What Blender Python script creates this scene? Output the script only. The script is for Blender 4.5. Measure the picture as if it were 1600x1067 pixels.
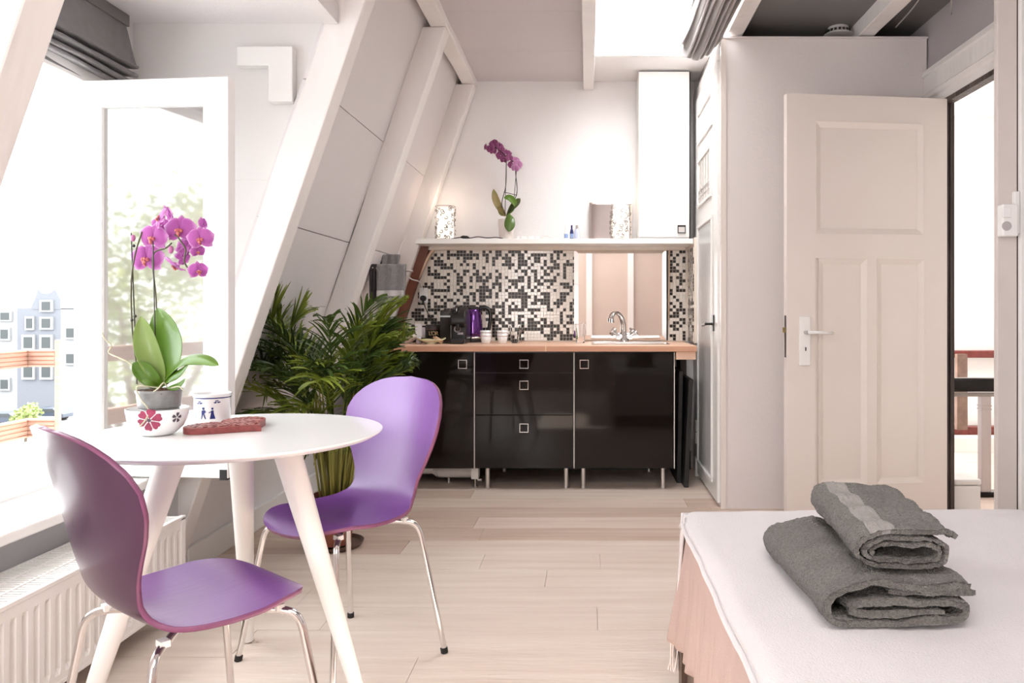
import bpy, bmesh, math, random
from mathutils import Vector, Matrix, noise

random.seed(7)
PI = math.pi
F = 1184.0                      # focal length in pixels of the 1600 px wide frame
for o in list(bpy.data.objects): bpy.data.objects.remove(o)
C = bpy.context.scene.collection
CAMZ = 1.065

# ------------------------------------------------------------------ camera, light, exposure
cam_d = bpy.data.cameras.new('camera')
cam = bpy.data.objects.new('camera', cam_d); C.objects.link(cam)
cam.location = (0, 0, CAMZ); cam.rotation_euler = (math.radians(90), 0, 0)
cam_d.sensor_width = 36; cam_d.lens = F / 1600 * 36
cam_d.shift_x = -118 / 1600; cam_d.shift_y = -45.5 / 1600
cam_d.clip_start = .02; cam_d.clip_end = 400
bpy.context.scene.camera = cam

w = bpy.data.worlds.new('sky'); bpy.context.scene.world = w; w.use_nodes = True
bgn = w.node_tree.nodes['Background']
bgn.inputs[0].default_value = (.93, .97, 1, 1); bgn.inputs[1].default_value = 4.5

def light(name, kind, loc, energy, col=(1, 1, 1), rot=(0, 0, 0), size=None, size_y=None, radius=None):
    d = bpy.data.lights.new(name, kind); d.energy = energy; d.color = col
    if size:
        d.shape = 'RECTANGLE'; d.size = size; d.size_y = size_y or size
    if radius is not None: d.shadow_soft_size = radius
    o = bpy.data.objects.new(name, d); C.objects.link(o); o.location = loc; o.rotation_euler = rot
    return o
sun = light('sun', 'SUN', (0, 8, 10), 15.0, (1, .95, .88)); sun.data.angle = .02
sun.rotation_euler = Vector((-.54, -2.45, -2.7)).to_track_quat('-Z', 'Y').to_euler()
# added fill light under the closed ceiling behind the camera, no roof window there
light('overhead_fill', 'AREA', (.25, -.1, 2.60), 30, (1, .985, .965), (0, 0, 0), 1.7, 1.9)
# added fill light at an invented opening in the rear wall
light('rear_fill', 'AREA', (-1.08, -1.33, 1.5), 20, (1, .975, .95), (math.radians(90), 0, 0), .9, 1.5)
# daylight falling through the kitchen skylight
light('skylight_daylight', 'AREA', (.40, 4.1, 3.0), 20, (1, .99, .97), (0, 0, 0), .8, 1.2)
# added fill light that whitens the stairwell landing, no lamp built
light('landing_fill', 'AREA', (2.75, 4.6, 2.5), 15, (1, .95, .9), (0, 0, 0), .8, .8)

vs = bpy.context.scene.view_settings
vs.view_transform = 'Standard'; vs.look = 'None'; vs.gamma = 1; vs.use_curve_mapping = False
vs.exposure = .86

# ------------------------------------------------------------------ helpers
def px(x, y, Y):
    """point at depth Y (metres from the lens) seen at photo pixel x, y"""
    s = F / Y
    return Vector(((x - 918) / s, Y, CAMZ - (y - 488) / s))

def tag(o, label=None, cat=None, group=None, kind=None):
    if label: o['label'] = label
    if cat: o['category'] = cat
    if group: o['group'] = group
    if kind: o['kind'] = kind
    return o

def thing(name, label, cat, loc=(0, 0, 0), rz=0, group=None, kind=None):
    o = bpy.data.objects.new(name, None); C.objects.link(o); o.empty_display_size = .05
    o.location = loc; o.rotation_euler = (0, 0, rz)
    return tag(o, label, cat, group, kind)

def obj(name, bm, mats, parent=None, smooth=False, bevel=0, sub=0, solid=0, seg=2, auto=None):
    me = bpy.data.meshes.new(name)
    if isinstance(bm, tuple):
        me.from_pydata(*bm); me.update()
    else:
        bmesh.ops.recalc_face_normals(bm, faces=bm.faces); bm.to_mesh(me); bm.free()
    if not isinstance(mats, (list, tuple)): mats = [mats]
    for m in mats: me.materials.append(m)
    o = bpy.data.objects.new(name, me); C.objects.link(o)
    if parent: o.parent = parent
    if smooth:
        me.polygons.foreach_set('use_smooth', [True] * len(me.polygons))
    if auto is not None and smooth:
        try: me.set_sharp_from_angle(angle=math.radians(auto))
        except Exception: pass
    if solid:
        m = o.modifiers.new('solid', 'SOLIDIFY'); m.thickness = solid; m.offset = 0
    if bevel:
        m = o.modifiers.new('bevel', 'BEVEL'); m.width = bevel; m.segments = seg; m.limit_method = 'ANGLE'
    if sub:
        m = o.modifiers.new('sub', 'SUBSURF'); m.levels = sub; m.render_levels = sub
    return o

def bx(bm, x0, x1, y0, y1, z0, z1, mi=0, M=None):
    vs_ = [bm.verts.new((x, y, z)) for x in (x0, x1) for y in (y0, y1) for z in (z0, z1)]
    if M is not None:
        for v in vs_: v.co = M @ v.co
    for q in ((0, 1, 3, 2), (4, 6, 7, 5), (0, 4, 5, 1), (2, 3, 7, 6), (0, 2, 6, 4), (1, 5, 7, 3)):
        f = bm.faces.new([vs_[i] for i in q]); f.material_index = mi
    return vs_

def box(*a, **k):
    bm = bmesh.new(); bx(bm, *a, **k); return bm

def prism(bm, pts, axis, a, b, mi=0):
    """polygon in the plane across axis, extruded from a to b. axis 'y': pts are (x,z); 'x': (y,z); 'z': (x,y)"""
    def P(p, t):
        return {'y': (p[0], t, p[1]), 'x': (t, p[0], p[1]), 'z': (p[0], p[1], t)}[axis]
    A = [bm.verts.new(P(p, a)) for p in pts]; B = [bm.verts.new(P(p, b)) for p in pts]
    n = len(pts)
    fs = [bm.faces.new(A), bm.faces.new(B[::-1])]
    for i in range(n): fs.append(bm.faces.new((A[i], B[i], B[(i + 1) % n], A[(i + 1) % n])))
    for f in fs: f.material_index = mi

def lathe(bm, prof, cx=0, cy=0, n=24, mi=0, z0=0):
    rings = []
    for r, z in prof:
        rings.append([bm.verts.new((cx + r * math.cos(2 * PI * i / n), cy + r * math.sin(2 * PI * i / n), z0 + z)) for i in range(n)])
    for a, b in zip(rings, rings[1:]):
        for i in range(n):
            f = bm.faces.new((a[i], a[(i + 1) % n], b[(i + 1) % n], b[i])); f.material_index = mi
    for r in (rings[0], rings[-1]):
        try: f = bm.faces.new(r); f.material_index = mi
        except Exception: pass

def smooth_path(pts, k=6):
    pts = [Vector(p) for p in pts]
    P = [pts[0] * 2 - pts[1]] + pts + [pts[-1] * 2 - pts[-2]]
    out = []
    for i in range(1, len(P) - 2):
        a, b, c, d = P[i - 1:i + 3]
        for j in range(k):
            t = j / k
            out.append(.5 * ((2 * b) + (c - a) * t + (2 * a - 5 * b + 4 * c - d) * t * t + (3 * b - a - 3 * c + d) * t ** 3))
    out.append(pts[-1]); return out

def tube(bm, pts, r, n=8, mi=0, cap=True):
    pts = [Vector(p) for p in pts]
    R = r if isinstance(r, (list, tuple)) else [r] * len(pts)
    rings = []; up = None
    for i, p in enumerate(pts):
        d = (pts[min(i + 1, len(pts) - 1)] - pts[max(i - 1, 0)])
        if d.length < 1e-9: d = Vector((0, 0, 1))
        d.normalize()
        if up is None:
            up = Vector((0, 0, 1)) if abs(d.z) < .9 else Vector((1, 0, 0))
        u = (up - d * up.dot(d))
        if u.length < 1e-6: u = d.orthogonal()
        u.normalize(); up = u; v = d.cross(u)
        rings.append([bm.verts.new(p + (u * math.cos(2 * PI * j / n) + v * math.sin(2 * PI * j / n)) * R[i]) for j in range(n)])
    for a, b in zip(rings, rings[1:]):
        for j in range(n):
            f = bm.faces.new((a[j], a[(j + 1) % n], b[(j + 1) % n], b[j])); f.material_index = mi
    if cap:
        for q in (rings[0][::-1], rings[-1]):
            f = bm.faces.new(q); f.material_index = mi

def tb(pts, r, n=8, k=0):
    bm = bmesh.new(); tube(bm, smooth_path(pts, k) if k else pts, r, n); return bm

def cyl(bm, a, b, r, n=16, mi=0, r2=None):
    tube(bm, [a, b], [r, r if r2 is None else r2], n, mi)

def grid(fn, nu, nv, closeu=False, closev=False):
    V = [fn(i / (nu if closeu else nu - 1), j / (nv if closev else nv - 1)) for i in range(nu) for j in range(nv)]
    Fc = []
    for i in range(nu if closeu else nu - 1):
        for j in range(nv if closev else nv - 1):
            i2 = (i + 1) % nu; j2 = (j + 1) % nv
            Fc.append((i * nv + j, i2 * nv + j, i2 * nv + j2, i * nv + j2))
    return (V, [], Fc)

def copy_tree(root, loc=None, rz=None, label=None):
    r = root.copy(); C.objects.link(r)
    if loc is not None: r.location = loc
    if rz is not None: r.rotation_euler = (0, 0, rz)
    if label: r['label'] = label
    for ch in list(root.children):
        c = ch.copy(); C.objects.link(c); c.parent = r
        for g in list(ch.children):
            d = g.copy(); C.objects.link(d); d.parent = c
    return r

# ------------------------------------------------------------------ materials
def mat(name, col, rough=.6, metal=0, var=0, scale=8, bump=0, bscale=60, stretch=(1, 1, 1), coat=0, spec=.5, emit=None,
        estr=0, trans=0, alpha=1, ior=1.45, sss=0, col2=None, sheen=0, bdist=.02):
    m = bpy.data.materials.new(name); m.use_nodes = True
    nt = m.node_tree; b = nt.nodes['Principled BSDF']
    b.inputs['Base Color'].default_value = (*col, 1)
    b.inputs['Roughness'].default_value = rough; b.inputs['Metallic'].default_value = metal
    b.inputs['Coat Weight'].default_value = coat; b.inputs['Coat Roughness'].default_value = .08
    b.inputs['Specular IOR Level'].default_value = spec
    b.inputs['Transmission Weight'].default_value = trans; b.inputs['IOR'].default_value = ior
    b.inputs['Alpha'].default_value = alpha
    if sheen: b.inputs['Sheen Weight'].default_value = sheen
    if emit: b.inputs['Emission Color'].default_value = (*emit, 1); b.inputs['Emission Strength'].default_value = estr
    if var or bump or col2:
        tc = nt.nodes.new('ShaderNodeTexCoord'); mp = nt.nodes.new('ShaderNodeMapping')
        mp.inputs['Scale'].default_value = stretch
        nt.links.new(tc.outputs['Object'], mp.inputs['Vector'])
    if var or col2:
        n = nt.nodes.new('ShaderNodeTexNoise'); n.inputs['Scale'].default_value = scale; n.inputs['Detail'].default_value = 5
        nt.links.new(mp.outputs[0], n.inputs['Vector'])
        r = nt.nodes.new('ShaderNodeValToRGB'); r.color_ramp.elements[0].position = .3; r.color_ramp.elements[1].position = .7
        c2 = col2 or tuple(min(1, c * (1 + var)) for c in col)
        c1 = col if col2 else tuple(c * (1 - var) for c in col)
        r.color_ramp.elements[0].color = (*c1, 1); r.color_ramp.elements[1].color = (*c2, 1)
        nt.links.new(n.outputs['Fac'], r.inputs['Fac']); nt.links.new(r.outputs['Color'], b.inputs['Base Color'])
    if bump:
        n2 = nt.nodes.new('ShaderNodeTexNoise'); n2.inputs['Scale'].default_value = bscale; n2.inputs['Detail'].default_value = 3
        nt.links.new(mp.outputs[0], n2.inputs['Vector'])
        bp = nt.nodes.new('ShaderNodeBump'); bp.inputs['Strength'].default_value = bump; bp.inputs['Distance'].default_value = bdist
        nt.links.new(n2.outputs['Fac'], bp.inputs['Height']); nt.links.new(bp.outputs[0], b.inputs['Normal'])
    return m

def pane_mat(name, refl, tint=(1, 1, 1), rough=0):
    m = bpy.data.materials.new(name); m.use_nodes = True; nt = m.node_tree
    nt.nodes.clear(); out = nt.nodes.new('ShaderNodeOutputMaterial')
    t = nt.nodes.new('ShaderNodeBsdfTransparent'); t.inputs[0].default_value = (*tint, 1)
    g = nt.nodes.new('ShaderNodeBsdfGlossy'); g.inputs['Roughness'].default_value = rough
    lw = nt.nodes.new('ShaderNodeLayerWeight'); lw.inputs['Blend'].default_value = .5
    pw = nt.nodes.new('ShaderNodeMath'); pw.operation = 'POWER'; pw.inputs[1].default_value = 4
    nt.links.new(lw.outputs['Facing'], pw.inputs[0])
    ge = nt.nodes.new('ShaderNodeNewGeometry'); iv = nt.nodes.new('ShaderNodeMath'); iv.operation = 'SUBTRACT'; iv.inputs[0].default_value = 1
    nt.links.new(ge.outputs['Backfacing'], iv.inputs[1])
    a0 = nt.nodes.new('ShaderNodeMath'); a0.operation = 'ADD'; a0.use_clamp = True; a0.inputs[1].default_value = refl
    nt.links.new(pw.outputs[0], a0.inputs[0])
    ad = nt.nodes.new('ShaderNodeMath'); ad.operation = 'MULTIPLY'
    nt.links.new(a0.outputs[0], ad.inputs[0]); nt.links.new(iv.outputs[0], ad.inputs[1])
    mx = nt.nodes.new('ShaderNodeMixShader')
    nt.links.new(ad.outputs[0], mx.inputs['Fac']); nt.links.new(t.outputs[0], mx.inputs[1]); nt.links.new(g.outputs[0], mx.inputs[2])
    nt.links.new(mx.outputs[0], out.inputs[0]); return m

WHITE = mat('white_gloss_paint', (.85, .835, .815), .35, var=.015, scale=3, bump=.012, bscale=12)
WALLP = mat('white_wall_paint', (.80, .77, .765), .85, var=.02, scale=2, bump=.12, bscale=90)
LILAC = mat('pale_lilac_board', (.74, .70, .70), .7, var=.02, scale=1.5, bump=.05, bscale=60)
MAUVE = mat('mauve_grey_wall', (.47, .43, .44), .8, var=.03, scale=2, bump=.1, bscale=80)
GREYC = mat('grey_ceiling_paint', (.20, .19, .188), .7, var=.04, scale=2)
TIMBER = mat('painted_timber', (.84, .805, .785), .45, var=.03, scale=5, bump=.5, bscale=7, stretch=(1, 1, .25), bdist=.03)
CREAMD = mat('cream_door_paint', (.79, .715, .665), .22, var=.012, scale=2, bump=.015, bscale=10, coat=.5)
CLOSETP = mat('closet_wall_paint', (.75, .69, .675), .55, var=.02, scale=2, bump=.06, bscale=70)
DARKW = mat('dark_weathered_wood', (.025, .018, .016), .5, var=.5, scale=14, stretch=(1, 1, .1), col2=(.11, .08, .07), bump=.4)
BROWN = mat('brown_painted_timber', (.17, .055, .03), .45, var=.15, scale=6)
REDW = mat('dark_red_wood', (.16, .03, .022), .4, var=.3, scale=20)
BLACKG = mat('black_gloss_front', (.010, .007, .006), .05, spec=.32)
BLACKM = mat('black_plastic', (.018, .016, .016), .3, bump=.05)
BLACKW = mat('black_painted_board', (.014, .013, .013), .45, bump=.2, bscale=30)
OAK = mat('butcher_block', (.74, .44, .30), .45, var=.12, scale=9, stretch=(.15, 2, 2), col2=(.84, .57, .43))
OAKE = mat('butcher_block_edge', (.58, .29, .18), .5, var=.12, scale=9, stretch=(.15, 2, 2), col2=(.70, .40, .27))
CHROME = mat('chrome', (.75, .73, .72), .12, 1)
STEEL = mat('brushed_steel', (.62, .6, .59), .3, 1)
TABLE = mat('white_lacquer', (.88, .875, .86), .25, coat=.3)
LEGW = mat('white_lacquer_leg', (.86, .83, .80), .35)
PURPLE = mat('purple_lacquer', (.155, .036, .25), .3, spec=.6, var=.04, scale=3, stretch=(1, 8, 1), coat=.35, bump=.03, bscale=8)
PURPLE.node_tree.nodes['Principled BSDF'].inputs['Coat Weight'].default_value = .5
PURPLE.node_tree.nodes['Principled BSDF'].inputs['Coat Roughness'].default_value = .38
PURPLEB = mat('purple_lacquer_shaded', (.075, .022, .062), .32, var=.06, scale=4, stretch=(1, 8, 1), coat=.3)  # same purple paint, darkened for the shade on back and underside
PURPLEE = mat('plum_pink_edge', (.22, .07, .145), .4, var=.12, scale=30)
RUBBER = mat('black_rubber', (.015, .014, .014), .6)
GREYF = mat('grey_blind_fabric', (.19, .18, .183), .9, var=.08, scale=30, bump=.25, bscale=260, sheen=.2)
CURTF = mat('light_grey_curtain', (.50, .475, .475), .85, var=.05, scale=10, bump=.2, bscale=120, sheen=.2)
TOWEL = mat('grey_terry', (.115, .100, .085), .97, scale=190, col2=(.25, .225, .195), bump=1, bscale=330, sheen=.3, bdist=.02)
TOWELB = mat('grey_towel_band', (.27, .25, .235), .85, var=.06, scale=140, bump=.3, bscale=500, stretch=(3, .3, 1))
TOWEL2 = mat('mid_grey_terry', (.36, .345, .35), .95, var=.12, scale=60, bump=.8, bscale=260, sheen=.3)
TOWEL3 = mat('dark_grey_terry', (.085, .075, .08), .95, var=.12, scale=60, bump=.8, bscale=260)
SPREAD = mat('white_bedspread', (.60, .562, .567), .9, var=.025, scale=4, bump=.25, bscale=300, sheen=.2)
SHEET = mat('rose_beige_sheet', (.42, .315, .29), .8, var=.04, scale=6, bump=.15, bscale=200)
BEDW = mat('brown_bed_wood', (.10, .06, .045), .5, var=.3, scale=14, stretch=(1, 1, .15))
TERRA = mat('terracotta_plastic', (.27, .085, .05), .5, var=.08, scale=10)
SOIL = mat('dark_soil', (.035, .022, .015), .95, var=.5, scale=60, bump=1, bscale=90)
BARK = mat('orchid_bark', (.14, .07, .04), .9, var=.5, scale=80, bump=1, bscale=120)
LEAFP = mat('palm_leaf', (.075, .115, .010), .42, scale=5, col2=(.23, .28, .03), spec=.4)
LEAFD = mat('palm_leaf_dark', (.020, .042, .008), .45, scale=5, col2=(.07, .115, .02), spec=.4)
STEMP = mat('palm_stem', (.22, .22, .045), .45, var=.3, scale=22, stretch=(1, 1, .3), col2=(.38, .33, .09))
LEAFO = mat('orchid_leaf', (.062, .14, .008), .32, scale=6, col2=(.115, .21, .018), coat=.2)
LEAFL = mat('orchid_leaf_pale', (.20, .29, .075), .35, var=.15, scale=6)
LEAFY = mat('orchid_leaf_withered', (.30, .20, .07), .5, var=.3, scale=20, col2=(.14, .15, .04))
STEMD = mat('dark_stake', (.025, .022, .014), .5)
ROOT = mat('aerial_root', (.45, .42, .30), .7, var=.25, scale=60)
LIP = mat('orchid_lip', (.34, .02, .10), .4, col2=(.55, .22, .12), scale=180)
BUD = mat('orchid_bud', (.38, .12, .26), .5)
CERAM = mat('white_ceramic', (.87, .86, .85), .12, coat=.4)
BLUE = mat('delft_blue', (.02, .03, .16), .25)
BLUEL = mat('delft_light_blue', (.28, .38, .62), .25)
GREYPOT = mat('clear_grey_pot', (.22, .215, .21), .3, var=.25, scale=30, coat=.3)
TRIVET = mat('red_woven_trivet', (.24, .055, .05), .45, var=.25, scale=60)
TRIVL = mat('trivet_weave_pale', (.50, .24, .21), .4, var=.2, scale=60)  # paler strands mixed at random through the weave
RAD = mat('radiator_enamel', (.80, .76, .735), .35)
GLASSW = pane_mat('window_glass', .32, rough=.035)
GLASSC = pane_mat('frosted_pane', .10, (.85, .84, .83), .15)
GLASSR = pane_mat('roof_glass', .03)
DRINK = mat('drinking_glass', (1, 1, 1), .02, trans=1, ior=1.2)
MIRROR = mat('mirror_silver', (.88, .85, .83), .015, 1)
TILEB = mat('black_mosaic', (.014, .010, .009), .3, scale=9, col2=(.045, .034, .03), spec=.3)
TILEW = mat('cream_mosaic', (.86, .80, .73), .2, coat=.3)
GROUT = mat('cream_grout', (.78, .70, .62), .8)
WIRE = mat('cream_conduit', (.72, .52, .38), .4)
WIREW = mat('white_cable', (.8, .77, .75), .45)
LAMPG = mat('lamp_glow', (.8, .75, .7), .5, emit=(1, .87, .74), estr=.6)
LAMPW = mat('lamp_filigree', (.30, .27, .25), .4)
KETTLE = mat('purple_metallic_enamel', (.11, .015, .20), .12, .75, coat=1)
GOLD = mat('gold_print', (.75, .55, .3), .35, .5)
REDP = mat('raspberry_petal_print', (.30, .035, .085), .3, var=.25, scale=60)
VIOP = mat('violet_petal_print', (.30, .24, .42), .3, var=.2, scale=60)
DRKP = mat('dark_flower_print', (.09, .06, .08), .4)
YELB = mat('pale_yellow_glaze', (.62, .55, .22), .2, coat=.4, col2=(.78, .74, .55), scale=9)
NAPK = mat('beige_wafer', (.68, .45, .28), .6)
STRIPE = mat('pink_beige_stripe', (.55, .36, .31), .4)
PAPER = mat('pale_label', (.78, .76, .78), .4)
BLUEB = mat('navy_bottle', (.02, .025, .12), .2)
BLUEP = mat('pale_blue_bottle', (.55, .58, .78), .25)
BRICKG = mat('blue_grey_facade', (.135, .14, .155), .9, var=.05)
FACW = mat('white_facade', (.22, .22, .22), .8, var=.04)
WINDK = mat('far_window', (.035, .04, .04), .5)
ROAD = mat('quay_paving', (.16, .16, .16), .8, var=.2, scale=.4)
CARP = mat('dark_car_paint', (.05, .06, .08), .3)
CARL = mat('silver_car_paint', (.5, .52, .55), .3)
TREEL = mat('tree_leaf', (.14, .20, .05), .6, var=.3, scale=1.5, col2=(.30, .33, .12))
TREET = mat('tree_bark', (.10, .07, .05), .9)
RAILW = mat('reddish_bare_wood', (.33, .19, .14), .6, scale=12, stretch=(.4, .4, 6), col2=(.42, .26, .19))
BINW = mat('white_bin_plastic', (.78, .76, .74), .4)
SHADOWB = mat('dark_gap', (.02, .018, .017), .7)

def plank_mat(name, c1, c2):
    m = mat(name, c1, .38, col2=c2, scale=3.2, stretch=(.5, 7, 1), bump=.12, bscale=18)
    return m
PL = [plank_mat('limed_oak_%s' % n, a, b) for n, a, b in (
    ('pale', (.70, .575, .49), (.80, .69, .605)), ('pink', (.64, .50, .42), (.76, .63, .54)),
    ('warm', (.67, .54, .455), (.78, .665, .58)), ('tan', (.53, .385, .305), (.66, .52, .43)))]

def petal_mat(name, inner, edge):
    m = mat(name, inner, .5, spec=.3); nt = m.node_tree; b = nt.nodes['Principled BSDF']
    a = nt.nodes.new('ShaderNodeAttribute'); a.attribute_name = 'rim'
    r = nt.nodes.new('ShaderNodeValToRGB')
    r.color_ramp.elements[0].color = (*inner, 1); r.color_ramp.elements[1].color = (*edge, 1)
    r.color_ramp.elements[0].position = .35; r.color_ramp.elements[1].position = 1
    nt.links.new(a.outputs['Fac'], r.inputs['Fac']); nt.links.new(r.outputs['Color'], b.inputs['Base Color'])
    t = nt.nodes.new('ShaderNodeBsdfTranslucent'); nt.links.new(r.outputs['Color'], t.inputs['Color'])
    mx = nt.nodes.new('ShaderNodeMixShader'); mx.inputs['Fac'].default_value = .35
    out = nt.nodes['Material Output']
    nt.links.new(b.outputs[0], mx.inputs[1]); nt.links.new(t.outputs[0], mx.inputs[2]); nt.links.new(mx.outputs[0], out.inputs[0])
    return m
PETAL = petal_mat('orchid_petal', (.42, .105, .36), (.66, .38, .62))
PETAL2 = petal_mat('dusky_orchid_petal', (.30, .08, .20), (.48, .22, .38))
PETAL3 = petal_mat('pale_orchid_petal', (.55, .24, .45), (.80, .60, .74))
# ------------------------------------------------------------------ the room
ZC = 2.65                                     # ceiling height
def XI(z): return -1.285 + .342 * (z - 1.065)  # room-side face of the leaning timbers
def XP(z): return XI(z) - .125                 # boarding between them

def S(name, bm, m, label, parent=None, **k):
    o = obj(name, bm, m, parent, **k)
    if parent is None: tag(o, label, kind='structure')
    elif label: o['label'] = label
    return o

floor = S('floor', box(-1.75, 3.6, -1.5, 6.3, -.08, -.012), GROUT, 'limed oak plank floor of the attic room')
# planks run across the room, 20 cm wide
row = 0; y = 5.34
while y > -1.4:
    y0 = y - .2
    if 4.3 < y0 < 4.36: pass
    joints = [-1.72]
    off = {7: .051 * 1, 9: .036}.get(row)
    xx = -1.72 + random.uniform(.5, 1.6)
    while xx < 1.85:
        joints.append(xx); xx += random.uniform(1.5, 2.1)
    if abs(y - 3.34) < .02: joints = [-1.72, -.45, .054, 1.7]
    if abs(y - 2.74) < .02: joints = [-1.72, -.9, .034, 1.5]
    joints.append(1.9)
    for a, b in zip(joints, joints[1:]):
        h = random.uniform(-.0006, .0006)
        mi = random.choice([0, 0, 2, 0] if y < 3.4 else [1, 2, 3, 3])
        obj('plank', box(a + .0008, b - .0008, y0 + .0010, y - .0010, -.012, h), PL[mi], floor)
    y = y0; row += 1
obj('landing_boards', box(1.905, 3.6, 2.9, 6.2, -.012, 0), PL[1], floor)

# back wall with mosaic
wb = S('wall_back', box(-1.75, .73, 5.2, 5.32, -.05, 2.72), WALLP, 'white plastered end wall above the kitchen shelf')
obj('wall_above_closet', box(.73, 2.0, 5.2, 5.32, 2.5, 2.72), MAUVE, wb)
obj('splashback', box(-1.30, .69, 5.192, 5.2, .866, 1.55), GROUT, wb)
PT = .0221
def mosaic():
    A, B = bmesh.new(), bmesh.new()
    nz = int(.635 / PT)
    rnd = random.Random(3)
    for i in range(int(2.0 / PT)):
        for k in range(nz):
            x = .672 - (i + 1) * PT; z = .872 + k * PT
            if x < XI(z + PT) + .075: continue
            if -.10 < x < .545 and z < 1.50 - PT: continue
            n = noise.noise(Vector((x * 9, z * 9, 1)))
            bl = rnd.random() < .46 + .35 * n
            g = .0014
            bx(A if bl else B, x + g, x + PT - g, 5.188, 5.1925, z + g, z + PT - g)
    return A, B
A, B = mosaic()
tag(obj('black_mosaic_tiles', A, TILEB, wb), 'small black glass mosaic tiles', kind='stuff')
tag(obj('cream_mosaic_tiles', B, TILEW, wb), 'small cream glass mosaic tiles', kind='stuff')

# left: leaning boarded roof slope
wl = S('wall_left', box(-1.75, -1.632, -1.4, 5.2, -.05, .46), WALLP, 'low knee wall and leaning boarded roof slope on the left')
def slab(bm, z0, z1, y0, y1, t=.02):
    prism(bm, [(XP(z0), z0), (XP(z1), z1), (XP(z1) - t, z1), (XP(z0) - t, z0)], 'y', y0, y1)
zs = [.42, .886, 1.44, 1.98, 2.67]
for y0, y1 in ((-1.4, .2), (.2, 1.50), (2.97, 4.10), (4.10, 5.2)):
    for z0, z1 in zip(zs, zs[1:]):
        bm = bmesh.new(); slab(bm, z0 + .002, z1 - .002, y0, y1); obj('board_panel', bm, LILAC, wl)
bm = bmesh.new(); slab(bm, 2.21, 2.67, 1.5, 2.97); obj('board_panel', bm, LILAC, wl)
bm = bmesh.new()
prism(bm, [(XP(.4) - .025, .4), (XP(2.7) - .025, 2.7), (XP(2.7) - .06, 2.7), (XP(.4) - .06, .4)], 'y', 3.06, 5.3)
prism(bm, [(XP(.4) - .025, .4), (XP(2.7) - .025, 2.7), (XP(2.7) - .06, 2.7), (XP(.4) - .06, .4)], 'y', -1.5, 1.48)
obj('roof_backing', bm, SHADOWB, wl)

def timber(name, y0, y1, label, z0=0.0, z1=2.6, w_=.13, seed=0):
    """leaning post with a slightly uneven hewn edge"""
    n = 26; V = []
    for i in range(n):
        z = z0 + (z1 - z0) * i / (n - 1)
        xi = XI(z)
        j = [noise.noise(Vector((seed + q * 7.3, z * 3.1, 0))) * .010 for q in range(4)]
        V += [(xi + j[0] * .3, y0 + j[1] * .4, z), (xi + j[0] * .3, y1, z), (xi - w_ - j[2], y1, z), (xi - w_ - j[2] * 1.4, y0 + j[3] * .4, z)]
    Fc = [(3, 2, 1, 0), tuple(4 * (n - 1) + q for q in range(4))]
    for i in range(n - 1):
        for q in range(4):
            Fc.append((4 * i + q, 4 * i + (q + 1) % 4, 4 * i + 4 + (q + 1) % 4, 4 * i + 4 + q))
    o = obj(name, (V, [], Fc), TIMBER, bevel=.006)
    return tag(o, label, kind='structure')
timber('trim_1', 1.45, 1.55, 'leaning white roof timber at the near side of the window bay', seed=1)
timber('trim_2', 2.96, 3.06, 'leaning white roof timber between the open window and the palm', seed=2)
timber('trim_3', 4.07, 4.18, 'leaning white roof timber behind the palm, left of the hanging towels', seed=3)
timber('trim_4', 5.09, 5.19, 'leaning white roof timber in the kitchen corner by the glowing lamp', seed=4)
# brown raking board beside the last timber
bm = bmesh.new()
prism(bm, [(XI(.87) + .002, .87), (XI(.87) + .062, .87), (XI(1.53) + .062, 1.53), (XI(1.53) + .002, 1.53)], 'y', 5.13, 5.185)
tag(obj('trim_5', bm, BROWN), 'brown raking board along the left edge of the mosaic', kind='structure')
# purlin
def hewn(name, x0, x1, y0, y1, z0, z1, label, m=None, seed=0, amp=.006):
    n = 40; V = []
    for i in range(n):
        y = y0 + (y1 - y0) * i / (n - 1)
        j = [noise.noise(Vector((seed + q * 5.1, y * 2.6, 2))) * amp for q in range(4)]
        V += [(x0 + j[0], y, z0 + j[1]), (x1 + j[2], y, z0 + j[1]), (x1 + j[3], y, z1), (x0 + j[0], y, z1)]
    Fc = [(3, 2, 1, 0), tuple(4 * (n - 1) + q for q in range(4))]
    for i in range(n - 1):
        for q in range(4):
            Fc.append((4 * i + q, 4 * i + (q + 1) % 4, 4 * i + 4 + (q + 1) % 4, 4 * i + 4 + q))
    return tag(obj(name, (V, [], Fc), m or TIMBER, bevel=.004), label, kind='structure')
hewn('trim_6', -.845, -.755, 3.0, 5.195, 2.60, 2.655, 'white purlin where the left slope meets the ceiling', seed=1)
hewn('trim_7', -.028, .043, -1.3, 5.195, 2.588, 2.655, 'white ceiling beam left of the skylight', seed=2, amp=.003)
hewn('trim_8', .758, .845, -1.3, 5.195, 2.575, 2.655, 'white ceiling beam right of the skylight and grey curtain', seed=3, amp=.003)
hewn('trim_9', 1.47, 1.56, -1.3, 5.195, 2.565, 2.655, 'white ceiling beam above the panelled door', seed=4, amp=.006)

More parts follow.
